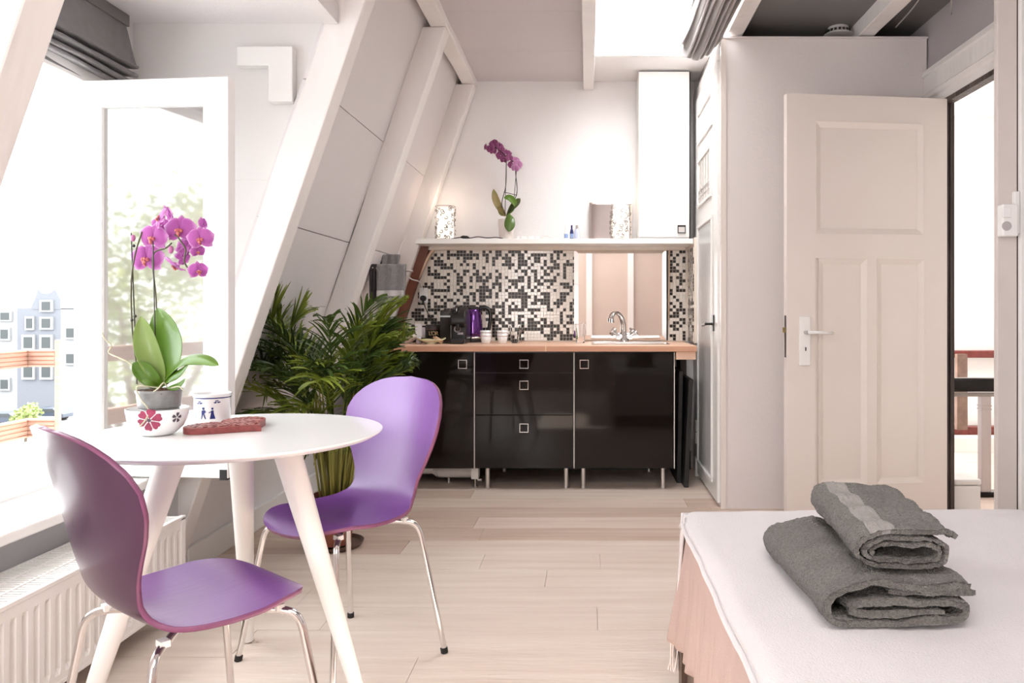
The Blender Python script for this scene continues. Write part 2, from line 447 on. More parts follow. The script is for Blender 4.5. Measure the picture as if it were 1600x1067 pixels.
# ceiling
SKY = (.045, .75, 3.55, 4.68)
bm = bmesh.new()
bx(bm, -.95, .018, -1.4, 5.3, 2.675, 2.73); bx(bm, .777, 2.0, -1.4, 5.3, 2.675, 2.73)
bx(bm, .018, .777, -1.4, 3.523, 2.675, 2.73); bx(bm, .018, .777, 4.707, 5.3, 2.675, 2.73)
ceil = S('ceiling', bm, LILAC, 'lilac white boarded attic ceiling between the beams')
def cpanel(x0, x1, y0, y1, m): obj('ceiling_panel', box(x0 + .001, x1 - .001, y0 + .0012, y1 - .0012, ZC, 2.675), m, ceil)
CE = mat('lilac_ceiling_board', (.62, .57, .58), .75, var=.02, scale=2)
for a, b in ((4.60, 5.2), (3.99, 4.60), (3.38, 3.99), (2.77, 3.38), (1.5, 2.77), (0, 1.5), (-1.4, 0)):
    cpanel(-.95, .03, a, b, CE)
cpanel(.044, .755, 4.706, 5.2, WALLP)
for a, b in ((2.2, 3.524), (.9, 2.2), (-1.4, .9)): cpanel(.044, .755, a, b, CE)
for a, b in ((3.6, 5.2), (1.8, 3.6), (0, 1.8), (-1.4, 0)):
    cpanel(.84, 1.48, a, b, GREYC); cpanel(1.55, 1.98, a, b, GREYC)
# skylight
wn = S('window_2', box(.75, .775, 3.5252, 4.7048, 2.65, 2.79), WHITE, 'bright skylight between the two ceiling beams')
obj('window_lining', box(.02, .045, 3.5252, 4.7048, 2.656, 2.79), WHITE, wn)
obj('window_lining', box(.045, .75, 4.68, 4.704, 2.651, 2.79), WHITE, wn)
obj('window_lining', box(.045, .75, 3.525, 3.55, 2.65, 2.79), WHITE, wn)
bm = bmesh.new()
bx(bm, .045, .75, 4.645, 4.68, 2.735, 2.775); bx(bm, .045, .75, 3.55, 3.585, 2.735, 2.775)
bx(bm, .045, .075, 3.585, 4.645, 2.735, 2.775); bx(bm, .72, .75, 3.585, 4.645, 2.735, 2.775)
obj('window_frame', bm, WHITE, wn)
obj('pane', box(.07, .725, 3.58, 4.65, 2.752, 2.758), GLASSR, wn)

# closet block in the right corner with its panelled door
wc = S('wall_closet', box(.726, 1.84, 4.11, 5.3, -.05, 2.555), CLOSETP, 'pale pinkish closet block beside the kitchen')
obj('corner_bead', box(.722, .752, 4.104, 4.12, 0, 2.556), CREAMD, wc)
obj('top_edge', box(.722, 1.845, 4.100, 4.125, 2.549, 2.558), CLOSETP, wc)
obj('splash_return', box(.69, .7255, 4.90, 5.2, .866, 1.55), GROUT, wc)
A, B = bmesh.new(), bmesh.new()
for i in range(12):
    for k in range(28):
        y = 5.185 - (i + 1) * PT; z = .872 + k * PT; g = .0014
        bx(A if random.random() < .45 else B, .6865, .6905, y + g, y + PT - g, z + g, z + PT - g)
tag(obj('black_mosaic_tiles', A, TILEB, wc), kind='stuff'); tag(obj('cream_mosaic_tiles', B, TILEW, wc), kind='stuff')
d2 = S('door_2', box(.712, .7262, 4.16, 4.985, .02, 2.45), WHITE, 'white closet door with leaded window and long frosted panel, seen edge on')
def frame_x(bm, x0, x1, y0, y1, z0, z1, t):
    bx(bm, x0, x1, y0, y1, z0, z0 + t); bx(bm, x0, x1, y0, y1, z1 - t, z1)
    bx(bm, x0, x1, y0, y0 + t, z0 + t, z1 - t); bx(bm, x0, x1, y1 - t, y1, z0 + t, z1 - t)
bm = bmesh.new(); frame_x(bm, .700, .7125, 4.30, 4.86, .10, 1.62, .022); obj('panel_moulding', bm, WHITE, d2, bevel=.004)
obj('frosted_pane', box(.709, .7125, 4.33, 4.83, .13, 1.59), mat('frosted_grey_glass', (.62, .62, .62), .25), d2)
bm = bmesh.new(); frame_x(bm, .700, .7125, 4.34, 4.85, 1.73, 2.03, .018); obj('window_moulding', bm, WHITE, d2, bevel=.003)
lw_ = obj('leaded_pane', box(.709, .7125, 4.36, 4.83, 1.75, 2.01), mat('leaded_pale_glass', (.66, .60, .55), .2), d2)
bm = bmesh.new()
for i in range(1, 5): bx(bm, .705, .7095, 4.36 + .094 * i - .003, 4.36 + .094 * i + .003, 1.75, 2.01)
for z in (1.79, 1.82, 1.83): bx(bm, .705, .7095, 4.36, 4.83, z - .002, z + .002)
obj('lead_came', bm, STEEL, lw_)
bm = bmesh.new(); frame_x(bm, .700, .7125, 4.30, 4.86, 2.13, 2.33, .015); obj('panel_moulding', bm, WHITE, d2, bevel=.004)
bm = bmesh.new(); cyl(bm, (.71, 4.27, 1.0), (.665, 4.27, 1.0), .007); cyl(bm, (.668, 4.27, 1.0), (.668, 4.39, .99), .008)
bx(bm, .704, .7125, 4.255, 4.285, .96, 1.05)
obj('door_handle', bm, BLACKM, d2, smooth=True, auto=40)
bm = bmesh.new()
for z in (.22, .30): cyl(bm, (.704, 4.885, z), (.704, 4.885, z + .07), .009)
obj('hinge', bm, WHITE, d2)
obj('skirting_block', box(.70, .7262, 4.92, 4.99, 0, .12), WHITE, wc, bevel=.003)

# right wall with doorway to the landing
bm = bmesh.new()
bx(bm, 1.85, 1.885, 3.93, 5.32, -.05, 2.72); bx(bm, 1.85, 1.885, 3.03, 3.93, 2.2, 2.72)
bx(bm, 1.85, 1.90, 2.90, 3.03, -.05, 2.72); bx(bm, 1.71, 1.97, -1.4, 2.84, -.05, 2.72); bx(bm, 1.602, 1.97, 2.84, 2.90, -.05, 2.72)
wr = S('wall_right', bm, MAUVE, 'mauve grey wall above the door to the landing')
tag(obj('trim_10', box(1.514, 1.588, 2.80, 2.825, 0, 2.65), mat('beige_pilaster_paint', (.66, .60, .57), .4, var=.02), bevel=.003),
    'beige painted vertical post carrying the light switch', kind='structure')
tag(obj('trim_11', box(1.589, 1.70, 2.78, 2.838, 0, 2.65), mat('white_moulding_paint', (.80, .78, .76), .6), bevel=.004), 'white vertical moulding at the right edge of the picture', kind='structure')
obj('shadow_gap', box(1.5885, 1.5915, 2.797, 2.838, 0, 2.65), SHADOWB, bpy.data.objects['trim_11'])
bm = bmesh.new()
prism(bm, [(1.85, 2.16), (1.832, 2.165), (1.828, 2.20), (1.815, 2.21), (1.81, 2.23), (1.822, 2.24), (1.82, 2.33), (1.81, 2.335), (1.812, 2.362), (1.85, 2.365)], 'y', 2.95, 4.105)
tag(obj('trim_12', bm, TIMBER), 'moulded wooden lintel over the doorway', kind='structure')
bm = bmesh.new()
bx(bm, 1.835, 1.862, 3.897, 3.935, 0, 2.16); bx(bm, 1.862, 1.884, 3.888, 3.928, 0, 2.15)
tag(obj('trim_13', bm, DARKW, bevel=.003), 'dark weathered door jamb', kind='structure')
tag(obj('trim_14', box(1.835, 1.884, 3.03, 3.895, 2.14, 2.165), DARKW), 'dark weathered head of the door frame', kind='structure')

# open panelled door, hinged on the jamb and swung in front of the closet
d1 = thing('door_1', 'wide open cream panelled door in front of the closet', None, (1.832, 3.885, 0), kind='structure')
L = .86; T = .04; H = 2.155
dx, dy = .990 - 1.832, 3.79 - 3.885
d1.rotation_euler = (0, 0, math.atan2(dy, dx))
# local x runs from the hinge to the free edge, local +y faces the camera
bm = bmesh.new(); W_ = .848
def lx(p): return W_ * (1472 - p) / (1472 - 1229)
bx(bm, 0, W_, -T / 2, T / 2 - .012, .012, H)
obj('door_slab', bm, CREAMD, d1)
CREAMM = mat('cream_moulding_paint', (.79, .715, .665), .5)
pan = [(lx(1435), lx(1272), 1.46, 2.02), (lx(1436), lx(1364), .20, 1.335), (lx(1349), lx(1276), .20, 1.335)]
bm = bmesh.new()
x1, x2, x3, x4 = pan[0][0], pan[0][1], lx(1364), lx(1349)
Y0, Y1 = T / 2 - .012, T / 2
bx(bm, 0, x1, Y0, Y1, .012, H); bx(bm, x2, W_, Y0, Y1, .012, H)
bx(bm, x1, x2, Y0, Y1, 2.02, H); bx(bm, x1, x2, Y0, Y1, 1.335, 1.46); bx(bm, x1, x2, Y0, Y1, .012, .20)
bx(bm, x3, x4, Y0, Y1, .20, 1.335)
obj('door_frame', bm, CREAMD, d1)
for a, b, z0, z1 in pan:
    bm = bmesh.new(); t = .028
    a_, b_ = a, b
    for (p0, p1, q0, q1) in (((a, z0), (b, z0), (b - t, z0 + t), (a + t, z0 + t)), ((a, z1), (b, z1), (b - t, z1 - t), (a + t, z1 - t)),
                             ((a, z0), (a, z1), (a + t, z1 - t), (a + t, z0 + t)), ((b, z0), (b, z1), (b - t, z1 - t), (b - t, z0 + t))):
        v = [bm.verts.new((p[0], Y1 + .004, p[1])) for p in (p0, p1)] + [bm.verts.new((p[0], Y0 + .001, p[1])) for p in (q0, q1)]
        bm.faces.new(v)
        bm.faces.new([bm.verts.new((p[0], yy, p[1])) for p, yy in ((p0, Y1 + .004), (p1, Y1 + .004), (p1, Y0), (p0, Y0))])
    obj('panel_moulding', bm, CREAMM, d1)
lk = obj('lock_plate', box(lx(1263) , lx(1247), Y1, Y1 + .012, .80, 1.045), WHITE, d1, bevel=.003)
xm = (lx(1263) + lx(1247)) / 2
bm = bmesh.new(); cyl(bm, (xm, Y1 + .01, .965), (xm, Y1 + .045, .965), .009)
obj('handle_neck', bm, STEEL, lk, smooth=True, auto=40)
bm = bmesh.new(); tube(bm, [(xm, Y1 + .045, .965), (xm - .05, Y1 + .05, .966), (xm - .13, Y1 + .045, .962)], [.009, .008, .007], 10)
obj('door_handle', bm, WHITE, lk, smooth=True)
bm = bmesh.new(); cyl(bm, (xm, Y1 + .012, .882), (xm, Y1 + .017, .882), .016); obj('keyhole_rose', bm, WHITE, lk)
bm = bmesh.new(); bx(bm, xm - .003, xm + .003, Y1 + .016, Y1 + .0185, .874, .892); obj('keyhole', bm, BLACKM, lk)
bm = bmesh.new(); bx(bm, W_ - .001, W_ + .001, -.010, .012, .84, 1.05); obj('lock_edge_plate', bm, DARKW, d1)
bm = bmesh.new(); prism(bm, [(W_, -.006), (W_ + .012, -.006), (W_, .010)], 'z', .965, .99); obj('latch', bm, mat('brass', (.5, .35, .15), .3, 1), d1)

# rear wall (behind the camera, seen in the mirrors)
bm = bmesh.new()
bx(bm, -1.75, -1.5, -1.5, -1.4, -.05, 2.7); bx(bm, -.6, 1.9, -1.5, -1.4, -.05, 2.7)
bx(bm, -1.5, -.6, -1.5, -1.4, -.05, .7); bx(bm, -1.5, -.6, -1.5, -1.4, 2.3, 2.7)  # opening added for the rear fill light
S('wall_rear', bm, mat('rose_beige_board', (.62, .51, .45), .8, var=.03, scale=2), 'pinkish boarded wall behind the camera')
for i, x in enumerate((-.02, .62, 1.18)):
    tag(obj('trim_%d' % (15 + i), box(x, x + .09, -1.4, -1.33, 0, 2.64), TIMBER), 'white stud on the wall behind the camera, number %s from the opening' % ('one', 'two', 'three')[i], kind='structure')
tag(obj('trim_18', box(-.05, 1.6, -1.33, -1.28, 2.1, 2.2), TIMBER), 'white rail across the studs behind the camera', kind='structure')

# window bay
bm = bmesh.new(); prism(bm, [(-1.9, .47), (XI(.47) - .05, .47), (XI(2.215) - .05, 2.215), (-1.9, 2.215)], 'y', 3.0, 3.05)
wd = S('wall_bay', bm, mat('bay_wall_paint', (.80, .775, .755), .75, var=.015, scale=1.5),
       'pale side wall of the window bay behind the open casement')
bm = bmesh.new(); prism(bm, [(-1.64, 0), (XI(0) - .05, 0), (XI(.47) - .05, .47), (-1.64, .47)], 'y', 3.0, 3.05); obj('lower_cheek', bm, WALLP, wd)
bm = bmesh.new(); prism(bm, [(-1.9, .47), (XI(.47) - .05, .47), (XI(2.215) - .05, 2.215), (-1.9, 2.215)], 'y', 1.47, 1.50); obj('near_cheek', bm, WALLP, wd)
obj('low_wall', box(-1.68, -1.60, -.2, 3.0, -.05, .47), mat('grey_low_wall', (.52, .52, .53), .8, var=.02), wd)
obj('bay_ceiling', box(-1.9, XP(2.2) + .02, 1.46, 3.05, 2.21, 2.26), WALLP, wd)
obj('bay_head', box(-1.88, -1.80, 1.5, 3.0, 1.93, 2.21), WALLP, wd)
obj('cover_batten', box(-1.03, -.972, 1.5, 2.955, 2.190, 2.262), WALLP, wd)
# loose joint in the plasterboard and small screw
bm = bmesh.new(); cyl(bm, (px(367, 431, 2.995)), (px(367, 431, 2.985)), .006, 10); obj('screw_cap', bm, STEEL, wd)
obj('plaster_joint', box(px(366, 0, 2.999).x, px(436, 0, 2.999).x, 2.9985, 3.0, px(0, 281.6, 3).z, px(0, 280.9, 3).z), CLOSETP, wd)
# exposure ghost of a casement corner, added as a solid white L
bm = bmesh.new()
p0 = px(372, 74, 2.97); p1 = px(459, 160, 2.97)
x2, z2 = px(421, 0, 2.97).x, px(0, 104, 2.97).z
prism(bm, [(p0.x, p0.z), (p1.x, p0.z), (p1.x, p1.z), (x2, p1.z), (x2, z2), (p0.x, z2)], 'y', 2.955, 2.999)
tag(obj('ghost_corner', bm, WHITE, bevel=.004), 'white L-shaped exposure ghost of a casement corner on the window bay wall', 'ghost shape')

w1 = S('window_1', box(-1.825, -1.778, 1.5, 3.0, .475, .545), WHITE, 'wide white window of the bay looking over the canal houses')
obj('window_frame', box(-1.825, -1.778, 1.5, 3.0, 1.880, 1.945), WHITE, w1, bevel=.004)
obj('window_frame', box(-1.825, -1.778, 2.69, 3.0, .545, 1.872), WHITE, w1, bevel=.004)
obj('window_frame', box(-1.825, -1.778, 1.5, 1.58, .545, 1.872), WHITE, w1, bevel=.004)
obj('window_sill', box(-1.80, -1.52, 1.46, 3.0, .455, .488), WHITE, w1, bevel=.006)
# open casement
ca = thing('window_casement', 'white casement swung open into the room with tree reflections in its pane', 'window', (-1.777, 2.643, 0))
ca.rotation_euler = (0, 0, math.atan2(2.59 - 2.643, -1.228 + 1.777)); CW = .551
z0, z1 = .497, 1.872
for nm, a in (('bottom_rail', (.073, CW - .087, 0, .045, z0, z0 + .15)), ('top_rail', (.073, CW - .087, 0, .045, z1 - .085, z1)),
              ('hinge_stile', (0, .073, 0, .045, z0, z1)), ('lock_stile', (CW - .087, CW, 0, .045, z0, z1))):
    obj(nm, box(*a), WHITE, ca, bevel=.003)
bm = bmesh.new()
bx(bm, .073, .084, .005, .018, z0 + .15, z1 - .085); bx(bm, CW - .093, CW - .087, .005, .018, z0 + .15, z1 - .085)
bx(bm, .084, CW - .093, .005, .018, z1 - .092, z1 - .085)
obj('glazing_bead', bm, WHITE, ca)
obj('pane', box(.073, CW - .087, .020, .024, z0 + .15, z1 - .085), GLASSW, ca)
bm = bmesh.new(); cyl(bm, (-.006, .02, 1.78), (-.006, .02, 1.84), .007, 10); obj('hinge', bm, STEEL, ca)
obj('weather_strip', box(CW - .03, CW - .004, -.002, .03, z0 - .006, z0 + .03), RUBBER, ca)
tag(obj('baseboard_left', box(-1.632, -1.612, 3.06, 5.19, 0, .11), WHITE, bevel=.004), 'white skirting board under the leaning left wall', kind='structure')

# landing behind the doorway
hb = S('wall_landing', box(1.97, 3.6, 6.0, 6.1, -.05, 2.7), WHITE, 'bright white stairwell wall beyond the doorway')
obj('stairwell_wall', box(3.5, 3.6, 2.8, 6.0, -.05, 2.7), WHITE, hb)
obj('stairwell_ceiling', box(1.97, 3.6, 2.8, 6.1, 2.62, 2.7), WHITE, hb)
obj('stairwell_wall', box(1.97, 3.6, 2.72, 2.8, -.05, 2.7), WHITE, hb)
# outer shell of the attic against stray light
tag(obj('roof_shell', box(-2.0, 3.6, -1.5, 1.4, 2.80, 2.84), SHADOWB), 'roof over the sleeping end', kind='structure')
# ------------------------------------------------------------------ kitchen
YF = 4.55
def cabinet(x0, x1, label, drawers, handle_x, legs):
    t = thing('base_cabinet', label, 'cabinet', (x0, YF, 0), 0, 'black gloss base cabinets under the worktop')
    W = x1 - x0
    obj('body', box(.002, W - .002, .02, .575, .13, .825), BLACKM, t)
    if drawers:
        for z0, z1, hz in drawers:
            f = obj('drawer', box(.003, W - .003, 0, .019, z0, z1), BLACKG, t, bevel=.0015)
            handle(f, handle_x, hz)
    else:
        f = obj('door', box(.003, W - .003, 0, .019, .128, .822), BLACKG, t, bevel=.0015)
        handle(f, handle_x, .754)
    for lx_, ly in legs:
        bm = bmesh.new(); cyl(bm, (lx_, ly, .012), (lx_, ly, .13), .014, 14); cyl(bm, (lx_, ly, 0), (lx_, ly, .012), .019, 14)
        obj('leg', bm, STEEL, t, smooth=True, auto=40)
    return t
def handle(parent, x, z):
    bm = bmesh.new(); s = .027; w_ = .0045
    bx(bm, x - s, x + s, -.012, .001, z - s, z - s + w_); bx(bm, x - s, x + s, -.012, .001, z + s - w_, z + s)
    bx(bm, x - s, x - s + w_, -.012, .001, z - s + w_, z + s - w_); bx(bm, x + s - w_, x + s, -.012, .001, z - s + w_, z + s - w_)
    obj('handle', bm, CHROME, parent, bevel=.001)
cabinet(-1.276, -.682, 'black gloss base cabinet behind the palm, left of the drawers', None, .527, [(.04, .5)])
cabinet(-.678, -.084, 'black gloss cabinet of three drawers in the middle of the kitchen', [(.703, .822, .754), (.450, .700, .628), (.128, .447, .372)], .297, [(.072, .05), (.548, .05), (.12, .53)])
cabinet(-.078, .516, 'black gloss sink cabinet under the tap, right of the drawers', None, .058, [(.052, .05), (.535, .05), (.49, .53)])
for x in (-.680, -.081): tag(obj('filler_strip', box(x - .0025, x + .0025, YF + .004, YF + .3, .128, .824), CREAMD), 'thin cream strip between black cabinets, %s of the drawers' % ('left' if x < -.5 else 'right'), 'strip', 'cream strips between cabinets')
tag(obj('end_strip', box(.519, .524, YF + .002, YF + .4, .128, .824), CREAMD), 'thin cream edge panel at the right end of the black cabinets', 'strip')

wt = thing('worktop', 'light wooden block worktop over the black cabinets', 'worktop', (0, 0, 0))
obj('slab', box(-1.26, -.25, 4.52, 5.19, .8305, .866), OAK, wt, bevel=.002)
obj('slab', box(-.2485, .652, 4.52, 5.19, .8305, .866), OAK, wt, bevel=.002)
obj('front_edge', box(-1.26, .652, 4.5185, 4.5198, .831, .862), OAKE, wt)
obj('joint_strip', box(-.2505, -.2475, 4.5175, 4.5195, .831, .8665), mat('pale_joint', (.85, .75, .5), .5), wt)
tag(obj('support_block', box(.530, .648, 4.53, 5.1, .782, .8302), OAK, bevel=.003), 'wooden block supporting the right end of the worktop', 'block')
tag(obj('support_wall_batten', box(.60, .64, 4.9, 5.1, 0, .78), DARKW), 'dark upright batten in shade right of the sink cabinet', 'batten')
for i, (x, tilt, yy) in enumerate(((.585, .045, 4.60), (.555, .02, 4.72))):
    bm = bmesh.new(); M = Matrix.Translation((x, yy, 0)) @ Matrix.Rotation(tilt, 4, 'Y')
    bx(bm, 0, .028, 0, .40, .002, .66 + .04 * i, M=M)
    tag(obj('leaning_board', bm, BLACKW, bevel=.003), ('black board leaning beside the sink cabinet, nearest the closet', 'black board leaning beside the sink cabinet, the inner one')[i], 'board')
# drain pipe and foot below the left cabinet
dp = thing('drain_pipe', 'white drain pipe lying under the left black cabinet', 'pipe', (0, 0, 0))
bm = bmesh.new(); cyl(bm, (-.925, 4.72, .082), (-.715, 4.72, .082), .044, 20); cyl(bm, (-.925, 4.72, .082), (-.96, 4.72, .088), .044, 20, r2=.028); cyl(bm, (-.96, 4.72, .088), (-1.2, 4.72, .088), .028, 16)
obj('pipe', bm, WHITE, dp, smooth=True, auto=40)
bm = bmesh.new(); cyl(bm, (-.87, 4.75, 0), (-.87, 4.75, .045), .008); cyl(bm, (-.87, 4.75, 0), (-.87, 4.75, .006), .016)
obj('foot', bm, STEEL, dp)
ft = thing('pipe_bracket', 'small white boxed bracket on a screw foot under the cabinets', 'bracket', (-.685, 4.62, 0))
obj('box', box(-.022, .022, -.02, .05, .052, .128), WHITE, ft, bevel=.002)
bm = bmesh.new(); cyl(bm, (0, 0, 0), (0, 0, .055), .004); cyl(bm, (0, 0, 0), (0, 0, .008), .018); cyl(bm, (.015, .0, .045), (.04, 0, .045), .008); obj('screw_foot', bm, STEEL, ft)
# dark sheet standing in for the shade in the void under the units
tag(obj('void_shade_sheet', box(-1.27, .70, 5.14, 5.18, 0, .125), SHADOWB), 'dark sheet painted as shade in the void under the cabinets', 'board')

# sink and tap
sk = thing('sink', 'inset white steel sink rim in front of the mirror', 'sink', (.265, 4.86, .866))
bm = bmesh.new()
bx(bm, -.24, .24, -.22, -.20, 0, .007); bx(bm, -.24, .24, .13, .25, 0, .007); bx(bm, -.24, -.22, -.20, .13, 0, .007); bx(bm, .22, .24, -.20, .13, 0, .007)
obj('rim', bm, CHROME, sk, bevel=.002)
obj('bowl', box(-.22, .22, -.20, .13, .0005, .002), STEEL, sk)
tp = thing('tap', 'chrome mixer tap with curved spout and two cross handles', 'tap', (.245, 5.03, .873))
bm = bmesh.new(); lathe(bm, [(.030, 0), (.030, .01), (.022, .02), (.022, .045), (.013, .055), (.012, .08)], n=20)
cyl(bm, (-.05, 0, .03), (.05, 0, .03), .016, 16)
obj('body', bm, CHROME, tp, smooth=True, auto=50)
bm = bmesh.new(); tube(bm, smooth_path([(0, 0, .06), (-.002, -.01, .12), (-.02, -.03, .165), (-.05, -.06, .190), (-.075, -.09, .18), (-.085, -.105, .15), (-.086, -.107, .135)], 6), .0105, 14)
cyl(bm, (-.086, -.107, .15), (-.086, -.107, .125), .014, 14)
obj('spout', bm, CHROME, tp, smooth=True, auto=60)
for s in (-1, 1):
    bm = bmesh.new(); a = Vector((s * .035, -.005, .035)); d = Vector((s * .9, -.15, .65)).normalized()
    cyl(bm, a, a + d * .03, .010, 12)
    e = a + d * .045; u = d.cross(Vector((0, 1, 0))).normalized(); v = d.cross(u)
    for q in range(4):
        ang = q * PI / 2 + .4; w_ = u * math.cos(ang) + v * math.sin(ang)
        tube(bm, [e, e + w_ * .027], [.011, .008], 10)
    cyl(bm, e - d * .015, e + d * .012, .012, 12)
    obj('tap_handle', bm, CHROME, tp, smooth=True, auto=60)

# mirror above the sink
mr = thing('wall_mirror', 'large square mirror standing behind the tap', 'mirror', (.2235, 5.18, .878))
def mirror_mesh(w2, h, bev, t):
    bm = bmesh.new()
    o_ = [bm.verts.new(p) for p in ((-w2, 0, 0), (w2, 0, 0), (w2, 0, h), (-w2, 0, h))]
    i_ = [bm.verts.new(p) for p in ((-w2 + bev, -t, bev), (w2 - bev, -t, bev), (w2 - bev, -t, h - bev), (-w2 + bev, -t, h - bev))]
    for k in range(4): bm.faces.new((o_[k], o_[(k + 1) % 4], i_[(k + 1) % 4], i_[k]))
    bm.faces.new(i_)
    b_ = [bm.verts.new(v.co + Vector((0, .006, 0))) for v in o_]
    for k in range(4): bm.faces.new((b_[k], b_[(k + 1) % 4], o_[(k + 1) % 4], o_[k]))
    bm.faces.new(b_); return bm
obj('glass', mirror_mesh(.316, .62, .03, .0035), MIRROR, mr)
obj('dark_edge', box(.316, .326, -.002, .006, -.004, .625), BLACKM, mr)
# conduit around the mosaic, pipe
cc = tag(obj('cable_conduit', tb([px(632, 492, 5.15), px(640, 462, 5.15), px(660, 420, 5.15), px(674, 394, 5.15), px(690, 382, 5.15), px(720, 378.5, 5.15), px(800, 377.5, 5.15), px(1040, 378, 5.15)], .011, 10, 8), WIRE, smooth=True),
    'cream conduit curving round the top left of the mosaic', 'conduit')
tag(obj('water_pipe', tb([px(1046, 379, 5.17), px(1045, 500, 5.17)], .005, 8), WIRE, smooth=True), 'thin cream vertical pipe right of the large mirror', 'pipe')

# shelf
sh = thing('wall_shelf', 'long white shelf above the mosaic carrying lamps and orchid', 'shelf', (0, 0, 0))
bm = bmesh.new(); prism(bm, [(XI(1.52) + .004, 1.512), (.688, 1.512), (.688, 1.545), (XI(1.545) - .02 + .03, 1.545)], 'y', 4.93, 5.188); obj('board', bm, WHITE, sh, bevel=.002)
obj('batten', box(-1.08, .66, 5.13, 5.187, 1.488, 1.512), GROUT, sh)
SZ = 1.5455
# wall cupboard
cb = thing('wall_cupboard', 'tall white wall cupboard with a square dark handle', 'cupboard', (.335, 4.95, SZ))
obj('body', box(0, .330, .02, .235, .0, 1.095), WHITE, cb)
dr = obj('door', box(0, .330, 0, .019, .012, 1.092), WHITE, cb, bevel=.002)
bm = bmesh.new(); s = .026; x = .279; z = .062; q = .005
bx(bm, x - s, x + s, -.012, 0, z - s, z - s + q); bx(bm, x - s, x + s, -.012, 0, z + s - q * 2, z + s)
bx(bm, x - s, x - s + q, -.012, 0, z - s, z + s); bx(bm, x + s - q, x + s, -.012, 0, z - s, z + s)
obj('handle', bm, mat('dark_steel', (.05, .05, .05), .3, .8), dr)
obj('back_plate', box(x - s + q, x + s - q, -.002, 0, z - s + q, z + s - q), STEEL, dr)
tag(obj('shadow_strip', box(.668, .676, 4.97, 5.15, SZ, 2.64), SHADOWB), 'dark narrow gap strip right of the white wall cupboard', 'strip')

# lamps
def lamp(name, label, c, w2, h, seed):
    t = thing(name, label, 'lamp', c, 0, 'filigree lamps on the shelf')
    bm = bmesh.new(); lathe(bm, [(w2 * .98, 0), (w2 * .98, .006), (w2 * .4, .008)], n=20); obj('base', bm, LAMPW, t)
    bm = bmesh.new(); lathe(bm, [(w2 * .80, .010), (w2 * .84, h * .5), (w2 * .80, h - .01), (.002, h - .008)], n=24); obj('diffuser', bm, LAMPG, t, smooth=True)
    rnd = random.Random(seed); bm = bmesh.new()
    for k in range(80):
        a = rnd.uniform(0, 2 * PI); z = rnd.uniform(.012, h - .012); r = rnd.uniform(.006, .016); n0 = rnd.uniform(0, 6)
        pts = []
        for i in range(11):
            th = n0 + i * .52; rr = r * (1 - i * .06)
            aa = a + rr * math.cos(th) / w2; zz = min(h, max(.004, z + rr * math.sin(th)))
            pts.append((w2 * math.cos(aa), w2 * math.sin(aa), zz))
        tube(bm, pts, .0028, 4)
    for z in (.003, h):
        tube(bm, [(w2 * math.cos(i * PI / 12), w2 * math.sin(i * PI / 12), z) for i in range(25)], .0022, 5)
    tag(obj('filigree_shade', bm, LAMPW, t), kind='stuff')
    light('shelf_lamp_light', 'POINT', (c[0], c[1] - .0, c[2] + h + .03), .32, (1, .74, .52), radius=.05)
    return t
lamp('table_lamp', 'glowing filigree cylinder lamp at the left end of the shelf', (-.945, 5.04, SZ), .066, .222, 3)
lamp('table_lamp', 'glowing filigree cylinder lamp before the small mirror, beside the cupboard', (.222, 5.03, SZ), .066, .235, 8)
m2 = thing('shelf_mirror', 'small square mirror tile leaning on the shelf behind a lamp', 'mirror', (.158, 5.15, SZ))
m2.rotation_euler = (math.radians(-4), 0, 0)
obj('glass', mirror_mesh(.145, .27, .012, .002), MIRROR, m2)
m2s = bpy.data.objects  # bottles
def bottle(label, x, h, r, m, mcap, band=None):
    t = thing('small_bottle', label, 'bottle', (x, 5.03, SZ), 0, 'toiletry bottles on the shelf')
    bm = bmesh.new(); lathe(bm, [(r * .9, 0), (r, .004), (r, h * .5), (r * .8, h * .66), (r * .4, h * .76)], n=16); obj('bottle_body', bm, m, t, smooth=True, auto=50)
    bm = bmesh.new(); lathe(bm, [(r * .45, h * .74), (r * .5, h * .76), (r * .45, h)], n=12); obj('cap', bm, mcap, t)
    if band:
        bm = bmesh.new(); lathe(bm, [(r * 1.02, h * .12), (r * 1.02, h * .42)], n=16); obj('label', bm, band, t)
bottle('slim white bottle with blue print, leftmost of the three on the shelf', -.142, .095, .013, CERAM, CERAM, BLUEL)
bottle('navy blue bottle in the middle of the three on the shelf', -.105, .098, .012, BLUEB, BLUEB, BLUEL)
bottle('pale lilac bottle with grey cap, rightmost of the three on the shelf', -.070, .098, .019, BLUEP, STEEL, None)
# socket strip, cables on the shelf
st = thing('socket_strip', 'white socket strip lying on the shelf right of the orchid', 'socket strip', (-.392, 5.0, SZ))
obj('strip_body', box(-.075, .075, -.022, .022, 0, .020), WHITE, st, bevel=.004)
for i in range(3):
    bm = bmesh.new(); cyl(bm, (-.048 + i * .048, -.022, .011), (-.048 + i * .048, -.0245, .011), .008, 14); obj('socket_ring', bm, LILAC, st)
def cable(label, pts, r, m, k=7, name='cable'):
    return tag(obj(name, tb(pts, r, 7, k), m, smooth=True), label, 'cable')
cable('thin black lamp cable trailing along the shelf to the orchid', [(-.90, 4.99, SZ + .004), (-.83, 4.98, SZ + .012), (-.78, 4.97, SZ + .006), (-.72, 4.98, SZ + .016), (-.66, 4.97, SZ + .008), (-.60, 4.98, SZ + .012), (-.555, 4.975, SZ + .004)], .0032, RUBBER)
bm = bmesh.new(); tube(bm, [(-.835, 4.975, SZ + .012), (-.82, 4.975, SZ + .014), (-.79, 4.975, SZ + .012), (-.775, 4.975, SZ + .008)], [.004, .010, .010, .004], 10)
tag(obj('cord_switch', bm, RUBBER, smooth=True), 'black inline switch on the lamp cable', 'switch')
